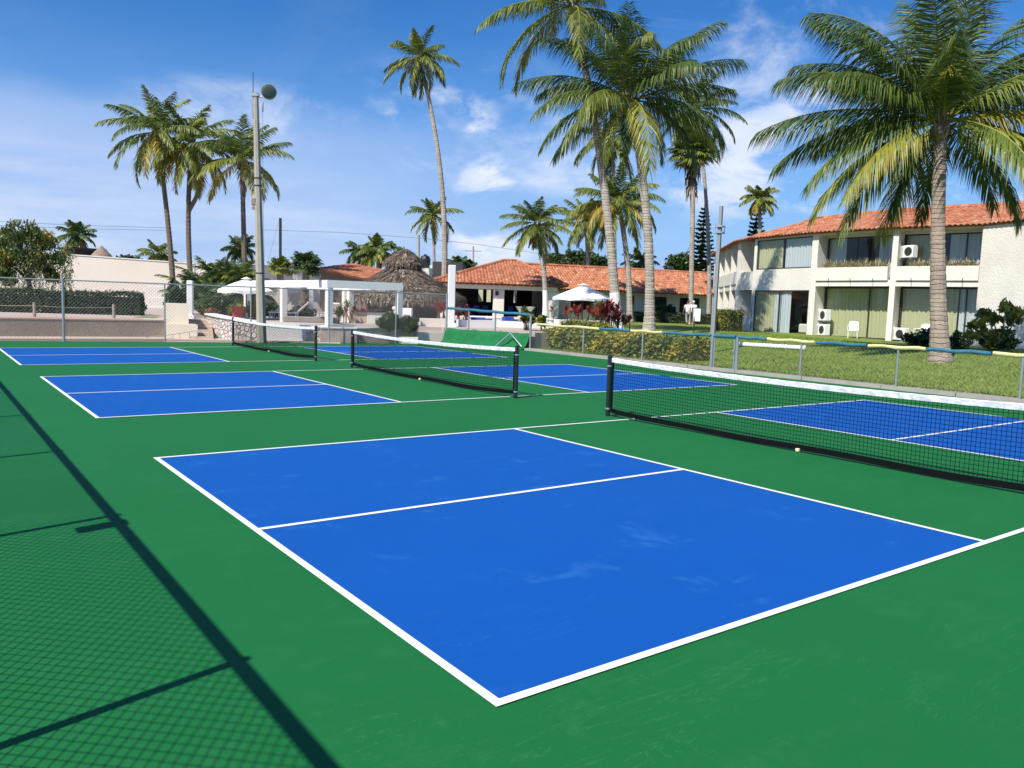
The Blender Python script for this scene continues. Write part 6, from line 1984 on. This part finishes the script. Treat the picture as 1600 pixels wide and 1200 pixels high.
for k in range(8):
    a = 2*math.pi*k/8+.3; q = pc+np.array([math.cos(a), math.sin(a), 0])*2.6
    m = MB(); m.tube([q, q+[0, 0, 1.8]], .09, 8); m.build('post', MDTRUNK, t)
m = MB(); m.lathe(pc, [(1.9, 0), (1.9, .85), (2.1, .86), (2.1, .93)], 24); m.build('bar_wall', mat('hut_wall', (.16, .14, .12), .9, var=.4, vscale=2), t)
q = AZ(634, 38.2, TZ); m = MB(); m.box((q[0], q[1], TZ+.36), (.6, .5, .72), YAW-1.57, bev=.02)
tag(m.build('ice_chest', MPLAST), 'white chest standing before the thatched hut', 'chest')
t = thing('garden_lamp', AZ(615.5, 36.5, TZ), 'white globe lamp on a short stem beside the pergola post', 'lamp')
q = AZ(615.5, 36.5, TZ); m = MB(); m.tube([q, q+[0, 0, .62]], .03, 6); m.build('stem', MPAINT, t); m = MB(); m.ball(q+[0, 0, .70], .1, 10); m.build('globe', MPLAST, t, smooth=True)

# ------------------------------------------------------------------ background walls and buildings
wa, wb, wc = AZ(70, 56, 0)[:2], AZ(305, 57.5, 0)[:2], AZ(575, 59, 0)[:2]
t = thing('boundary_wall', (*wa, 0), 'long tall cream boundary wall behind the left palms', 'wall')
wl = AZ(-120, 55, 0)[:2]
def sloped(m, p, q, z0, zp, zq, th):
    d_ = nrm(q-p); o_ = np.array([-d_[1], d_[0]])*th/2
    m.prism([tuple(p-o_), tuple(q-o_), tuple(q+o_), tuple(p+o_)], z0, [zp, zq, zq, zp])
m = MB(); sloped(m, wa, wb, 0, 4.20, 3.84, .3); m.build('wall_panel', MCREAM, t)
m = MB(); m.slab(wl, wa-nrm(wb-wa)*.01, 0, 3.3, .3); m.build('low_panel', MCREAM, t)
m = MB(); m.slab(wb+nrm(wc-wb)*.16, wc, 0, 3.95, .3); m.build('wall_panel', MCREAM, t)
m = MB(); o_ = .06
d_ = nrm(wb-wa); q_ = np.array([-d_[1], d_[0]])*.2
m.prism([tuple(wa-q_), tuple(wb-q_), tuple(wb+q_), tuple(wa+q_)], [4.203, 3.843, 3.843, 4.203], [4.26, 3.90, 3.90, 4.26]); m.build('coping', MPAINT, t)
t = thing('iron_gate', AZ(247, 52, TZ), 'white barred gate in front of the cream wall', 'gate')
m = MB()
g0, g1 = AZ(231, 52, 0), AZ(262, 52, 0)
for k in range(12): q = g0+(g1-g0)*k/11; m.tube([(q[0], q[1], .7), (q[0], q[1], 2.25-.0*k)], .018, 5)
m.build('bars', MPAINT, t)
m = MB()
for z in (.8, 1.4, 2.1): m.tube([(g0[0], g0[1], z), (g1[0], g1[1], z)], .022, 5)
m.build('rails', MPAINT, t)
# far roofs
q0, q1 = AZ(100, 66, 0)[:2], AZ(150, 68, 0)[:2]
m = MB(); m.slab(q0, q1, 3, 5.05, .5); m.slab(q0, q1+nrm(q1-q0)*.3, 5.05, 5.18, 3)
tag(m.build('flat_roof', MASPH), 'dark flat roof edge over the left end of the cream wall', 'roof')
q = AZ(159, 66, 4.0); m = MB(); m.lathe(q, [(1.0, 0.3), (.7, .72), (.3, 1.15), (.05, 1.42)], 24); m.lathe((q[0], q[1], q[2]-1), [(.9, 0), (.9, 1.3)], 14)
tag(m.build('thatched_roof', mat('far_thatch', (.30, .22, .15), .95, var=.6, vscale=4)), 'small pointed thatched roof peeping over the cream wall', 'roof')
q = AZ(20, 58, 0); m = MB(); m.box((q[0], q[1], 3.1), (.7, .7, 5.4), .4, bev=.05)
tag(m.build('chimney', MPAINT), 'white chimney stack behind the weeping tree', 'chimney')
# red roofed house behind pergola
q0, q1 = AZ(492, 56, 0)[:2], AZ(604, 53, 0)[:2]
dq = nrm(q1-q0); bq = np.array([-dq[1], dq[0]]); bq = bq if bq @ HF[:2] > 0 else -bq
t = thing('tiled_house', (*((q0+q1)/2), 0), 'house with a dark wall and sloping red tile roof behind the pergola', 'building')
m = MB(); E0, E1 = np.array([*q0, 3.75]), np.array([*q1, 2.80]); u_ = np.array([*(bq*4), .55])
slope(m, [E0, E1, E1+u_, E0+u_]); tiles(m, E0, E1, u_, .24, .42, np.random.RandomState(160), tint=.5); m.build('roof', MTILE, t)
m = MB(); m.prism([tuple(q0+bq*.5), tuple(q1+bq*.5), tuple(q1+bq*4), tuple(q0+bq*4)], 0.3, [3.72, 2.78, 3.2, 4.15]); m.build('wall', mat('brown_wall', (.16, .12, .09), .9), t)
# white roofs with tank behind the hut
q = AZ(672, 84, 0); t = thing('far_house', (q[0], q[1], 0), 'pale flat roofed house far behind the thatched hut', 'building')
m = MB(); m.box((q[0], q[1], 2.6), (5.5, 4, 5.0), YAW-1.57+.1); m.build('wall', MPAINT, t)
m = MB(); m.box((q[0]+HR[0]*1.0, q[1]+HR[1]*1.0, 5.25), (2.4, 4.3, .3), YAW-1.57+.1); m.build('roof', MPAINT, t)
q = AZ(662.5, 84, 0); t = thing('water_tank', (q[0], q[1], 5.1), 'black round water tank on the pale house', 'tank')
m = MB(); m.lathe((q[0], q[1], 5.1), [(.52, 0), (.55, .1), (.55, 1.0), (.42, 1.3), (.15, 1.42), (.15, 1.5)], 18); m.build('tank_body', MTANK, t)
q = AZ(700, 72, 0); m = MB(); m.box((q[0], q[1], 2.7), (2.6, 4, 5.0), YAW-1.57)
tag(m.build('shed', MASPH), 'dark roofed shed between the tall palm and the white pillar', 'building')

# poles and wires far away
def far_pole(u, vtop, D, r, mtl, label, name='utility_pole', arm=False):
    b = AZ(u, D, 0); tp = A(u, vtop, D)
    t = thing(name, b, label, 'pole')
    m = MB(); m.tube([b, tp], [r, r*.8], 8); m.build('shaft', mtl, t)
    if arm:
        m = MB(); q = tp-[0, 0, .5]; m.tube([q-HR*.9, q+HR*.9], .05, 6); m.build('crossarm', mtl, t)
far_pole(654, 367, 80, .16, MPOLE, 'pale utility pole behind the thatched hut')
far_pole(739.5, 385, 90, .11, MPOLE, 'distant utility pole with crossarm above the restaurant roof', arm=True)
p = AZ(438, 46, .6); tp = A(438, 341, 46)
t = thing('mast', p, 'dark slender mast with a guy wire behind the pergola', 'mast')
m = MB(); m.tube([p, tp], .085, 8); m.build('shaft', MDARK, t)
m = MB(); m.tube([A(434.5, 348, 46), A(418, 412, 46)], .012, 4); m.build('guy_wire', MWIRE, t)
for i, (pts, lab) in enumerate((([(-60, 343, 85), (120, 352, 88), (260, 356, 90)], 'faint power cable across the sky at far left, upper one'), ([(-60, 350, 85), (120, 357, 88), (260, 360, 90)], 'faint power cable across the sky at far left, lower one'),
                               ([(400, 359, 84), (530, 363, 82), (654, 372, 80)], 'faint power cable left of the pale utility pole'), ([(654, 372, 80), (740, 381, 90), (900, 405, 110), (1060, 420, 130)], 'faint power cable running right from the pale utility pole'))):
    m = MB(); m.tube([A(*q) for q in pts], .018, 4); tag(m.build('power_cable', mat('cable_grey', (.10, .11, .13), .8)), lab, 'cable', 'power cables in the sky')

# background trees
def tree(u, v, D, size, n, label, seed, tint=(.05, .4), leaf=.25, name='broadleaf_tree'):
    rng = np.random.RandomState(seed); c = A(u, v, D); b = np.array([c[0], c[1], 0.0])
    t = thing(name, b, label, 'tree', 'trees behind the roofs')
    m = MB(); m.tube([b, (b+c)/2, c], [.25, .2, .08], 8)
    for k in range(5): m.tube([(b+c)/2, c+rng.normal(0, 1, 3)*np.array(size)*.5], [.1, .03], 5, False)
    m.build('trunk', MDTRUNK, t)
    m = MB(); leafcloud(m, c, size, n, leaf, rng, tint, 26, .38, .5, 1.6); m.build('crown', MBUSH, t)
tree(893, 412, 85, (3.2, 2.5, 1.7), 3500, 'dark bushy tree behind the junction of the tiled roofs', 170)
tree(928, 414, 88, (2.5, 2.5, 1.4), 2500, 'dark bushy tree behind the tiled wing, right of another', 171)
tree(868, 412, 84, (1.6, 2, 1.2), 1500, 'small dark tree at the left of the bushy trees over the roofs', 172)
tree(1066, 414, 90, (1.9, 2, 1.5), 1800, 'dark round tree behind the right end of the tiled wing', 173)
tree(200, 412, 80, (2.2, 1.5, .9), 1500, 'low dark tree line just over the cream wall', 174, (.0, .25))
tree(275, 420, 82, (1.6, 1.5, .8), 900, 'small dark tree over the right end of the cream wall', 175, (.0, .3))
tree(545, 425, 78, (1.8, 1.5, 1.0), 1000, 'brownish tree left of the distant palms', 176, (.3, .6))

# ------------------------------------------------------------------ sign and people
p = AZ(1083, 46, .62)
p = L(1084, 521); Ds = (p-CAM) @ FW
t = thing('notice_board', p, 'small white framed notice board on a black post on the lawn', 'sign')
m = MB(); m.tube([p, A(1085, 490, Ds)], .03, 6); m.build('post', MDARK, t)
c = A(1087.5, 492, Ds)
m = MB(); m.box(tuple(c-HF*.05), (.42, .05, .62), YAW-1.57-.5, bev=.01); m.build('board', MPAINT, t)
m = MB(); m.box(tuple(c-HF*.05-HR*.19), (.03, .07, .66), YAW-1.57-.5); m.box(tuple(c-HF*.05+[0, 0, .33]), (.44, .07, .03), YAW-1.57-.5); m.build('frame', MDARK, t)


def skin_mesh(name, nodes, edges, mtl, parent, root=0, sub=1):
    me = bpy.data.meshes.new(name)
    off = np.array(parent['_o'])
    me.from_pydata([tuple(np.array(n[0])) for n in nodes], edges, [])
    o = bpy.data.objects.new(name, me); COL.objects.link(o)
    md = o.modifiers.new('skin', 'SKIN'); md.use_smooth_shade = True
    for i, n in enumerate(nodes):
        r = n[1]; me.skin_vertices[0].data[i].radius = (r, r) if not hasattr(r, '__len__') else r
        me.skin_vertices[0].data[i].use_root = (i == root)
    s = o.modifiers.new('sub', 'SUBSURF'); s.levels = sub; s.render_levels = sub
    dg = bpy.context.evaluated_depsgraph_get()
    m2 = bpy.data.meshes.new_from_object(o.evaluated_get(dg))
    bpy.data.objects.remove(o, do_unlink=True)
    m2.materials.clear(); m2.materials.append(mtl); m2.name = name
    ob = bpy.data.objects.new(name, m2); COL.objects.link(ob); ob.parent = parent
    ob['_o'] = list(off)
    return ob


def person(p, heading, label, stride, trous, headcov, seed):
    """walking figure seen from behind; local x = right, y = forward, z = up"""
    t = thing('person', p, label, 'person')
    t.rotation_euler = (0, 0, heading-math.pi/2)
    s = stride
    N = []; E = []
    def add(co, r, par=None):
        N.append((co, r)); i = len(N)-1
        if par is not None: E.append((par, i))
        return i
    pel = add((0, 0, .93), (.155, .105)); wst = add((0, .01, 1.10), (.135, .095), pel); chs = add((0, .015, 1.30), (.165, .11), wst)
    nk0 = add((0, .01, 1.44), (.075, .07), chs); nk = add((0, .02, 1.50), .052, nk0); hd1 = add((0, .03, 1.585), (.072, .085), nk); hd2 = add((0, .03, 1.68), (.070, .082), hd1)
    for sx in (-1, 1):
        hip = add((sx*.09, 0, .88), .085, pel); kn = add((sx*.10, .10*s*sx+.05, .49), .058, hip); an = add((sx*.10, .22*s*sx-.03, .10), .040, kn)
        ft = add((sx*.11, .22*s*sx+.14, .04), .034, an)
        sh = add((sx*.19, .01, 1.39), .058, chs); el = add((sx*.25, -.10*s*sx-.03, 1.12), .042, sh); wr = add((sx*.26, -.18*s*sx+.04, .89), .028, el)
        pm = add((sx*.262, -.19*s*sx+.06, .82), (.030, .018), wr)
        for f, (dy, l) in enumerate(((-.025, .060), (-.008, .072), (.009, .068), (.025, .052))):
            k1 = add((sx*.262, -.19*s*sx+.065+dy, .82-l*.6), .0085, pm); add((sx*.255, -.19*s*sx+.075+dy, .82-l*1.1), .0075, k1)
        th = add((sx*.245, -.19*s*sx+.095, .81), .010, pm); add((sx*.24, -.19*s*sx+.105, .775), .008, th)
    skin_mesh('body', N, E, MSKIN, t)
    # shirt
    n2 = [((0, 0, .90), (.175, .125)), ((0, .01, 1.10), (.165, .12)), ((0, .015, 1.30), (.185, .13)), ((0, .01, 1.43), (.09, .085))]; e2 = [(0, 1), (1, 2), (2, 3)]
    for sx in (-1, 1):
        i = len(n2); n2 += [((sx*.20, .01, 1.39), .078), ((sx*.24, -.07*s*sx-.01, 1.20), .066)]; e2 += [(2, i), (i, i+1)]
    skin_mesh('shirt', n2, e2, MSHIRT, t, 1)
    n3 = [((0, 0, .93), (.165, .115))]; e3 = []
    for sx in (-1, 1):
        i = len(n3); n3 += [((sx*.09, 0, .85), .10), ((sx*.10, .10*s*sx+.05, .49), .075), ((sx*.10, .22*s*sx-.03, .12), .062)]; e3 += [(0, i), (i, i+1), (i+1, i+2)]
    skin_mesh('trousers', n3, e3, trous, t)
    def loc(nm, mb, mt):
        o = mb.build(nm, mt, smooth=True, origin=(0, 0, 0)); o.parent = t; return o
    m = MB()
    for sx in (-1, 1): m.ball((sx*.11, .22*s*sx+.07, .045), .05, 10, (.95, 2.5, .9))
    loc('shoes', m, MSHOE)
    m = MB(); m.ball((0, .015, 1.665), .098, 12, (.92, 1.02, .98)); loc('hair' if headcov is MHAIR else 'cap', m, headcov)
    m = MB(); m.ball((0, .125, 1.60), .018, 6)
    for sx in (-1, 1): m.ball((sx*.085, .03, 1.60), .022, 6, (.5, 1, 1.3))
    loc('face_features', m, MSKIN)
    return t


hd_ang = math.atan2(HF[1], HF[0])
person(AZ(1073.5, 58.5, lawn_h(45, 37)), hd_ang+.1, 'person in a pale shirt and grey trousers walking away, bare dark hair', 1, MGREYT, MHAIR, 1)
person(AZ(1082, 57.5, lawn_h(45, 37)), hd_ang-.1, 'person in a white shirt, white cap and dark trousers walking away', -1, MTROUS, MCAP, 2)

# clean helper properties
for o in bpy.data.objects:
    if '_o' in o: del o['_o']
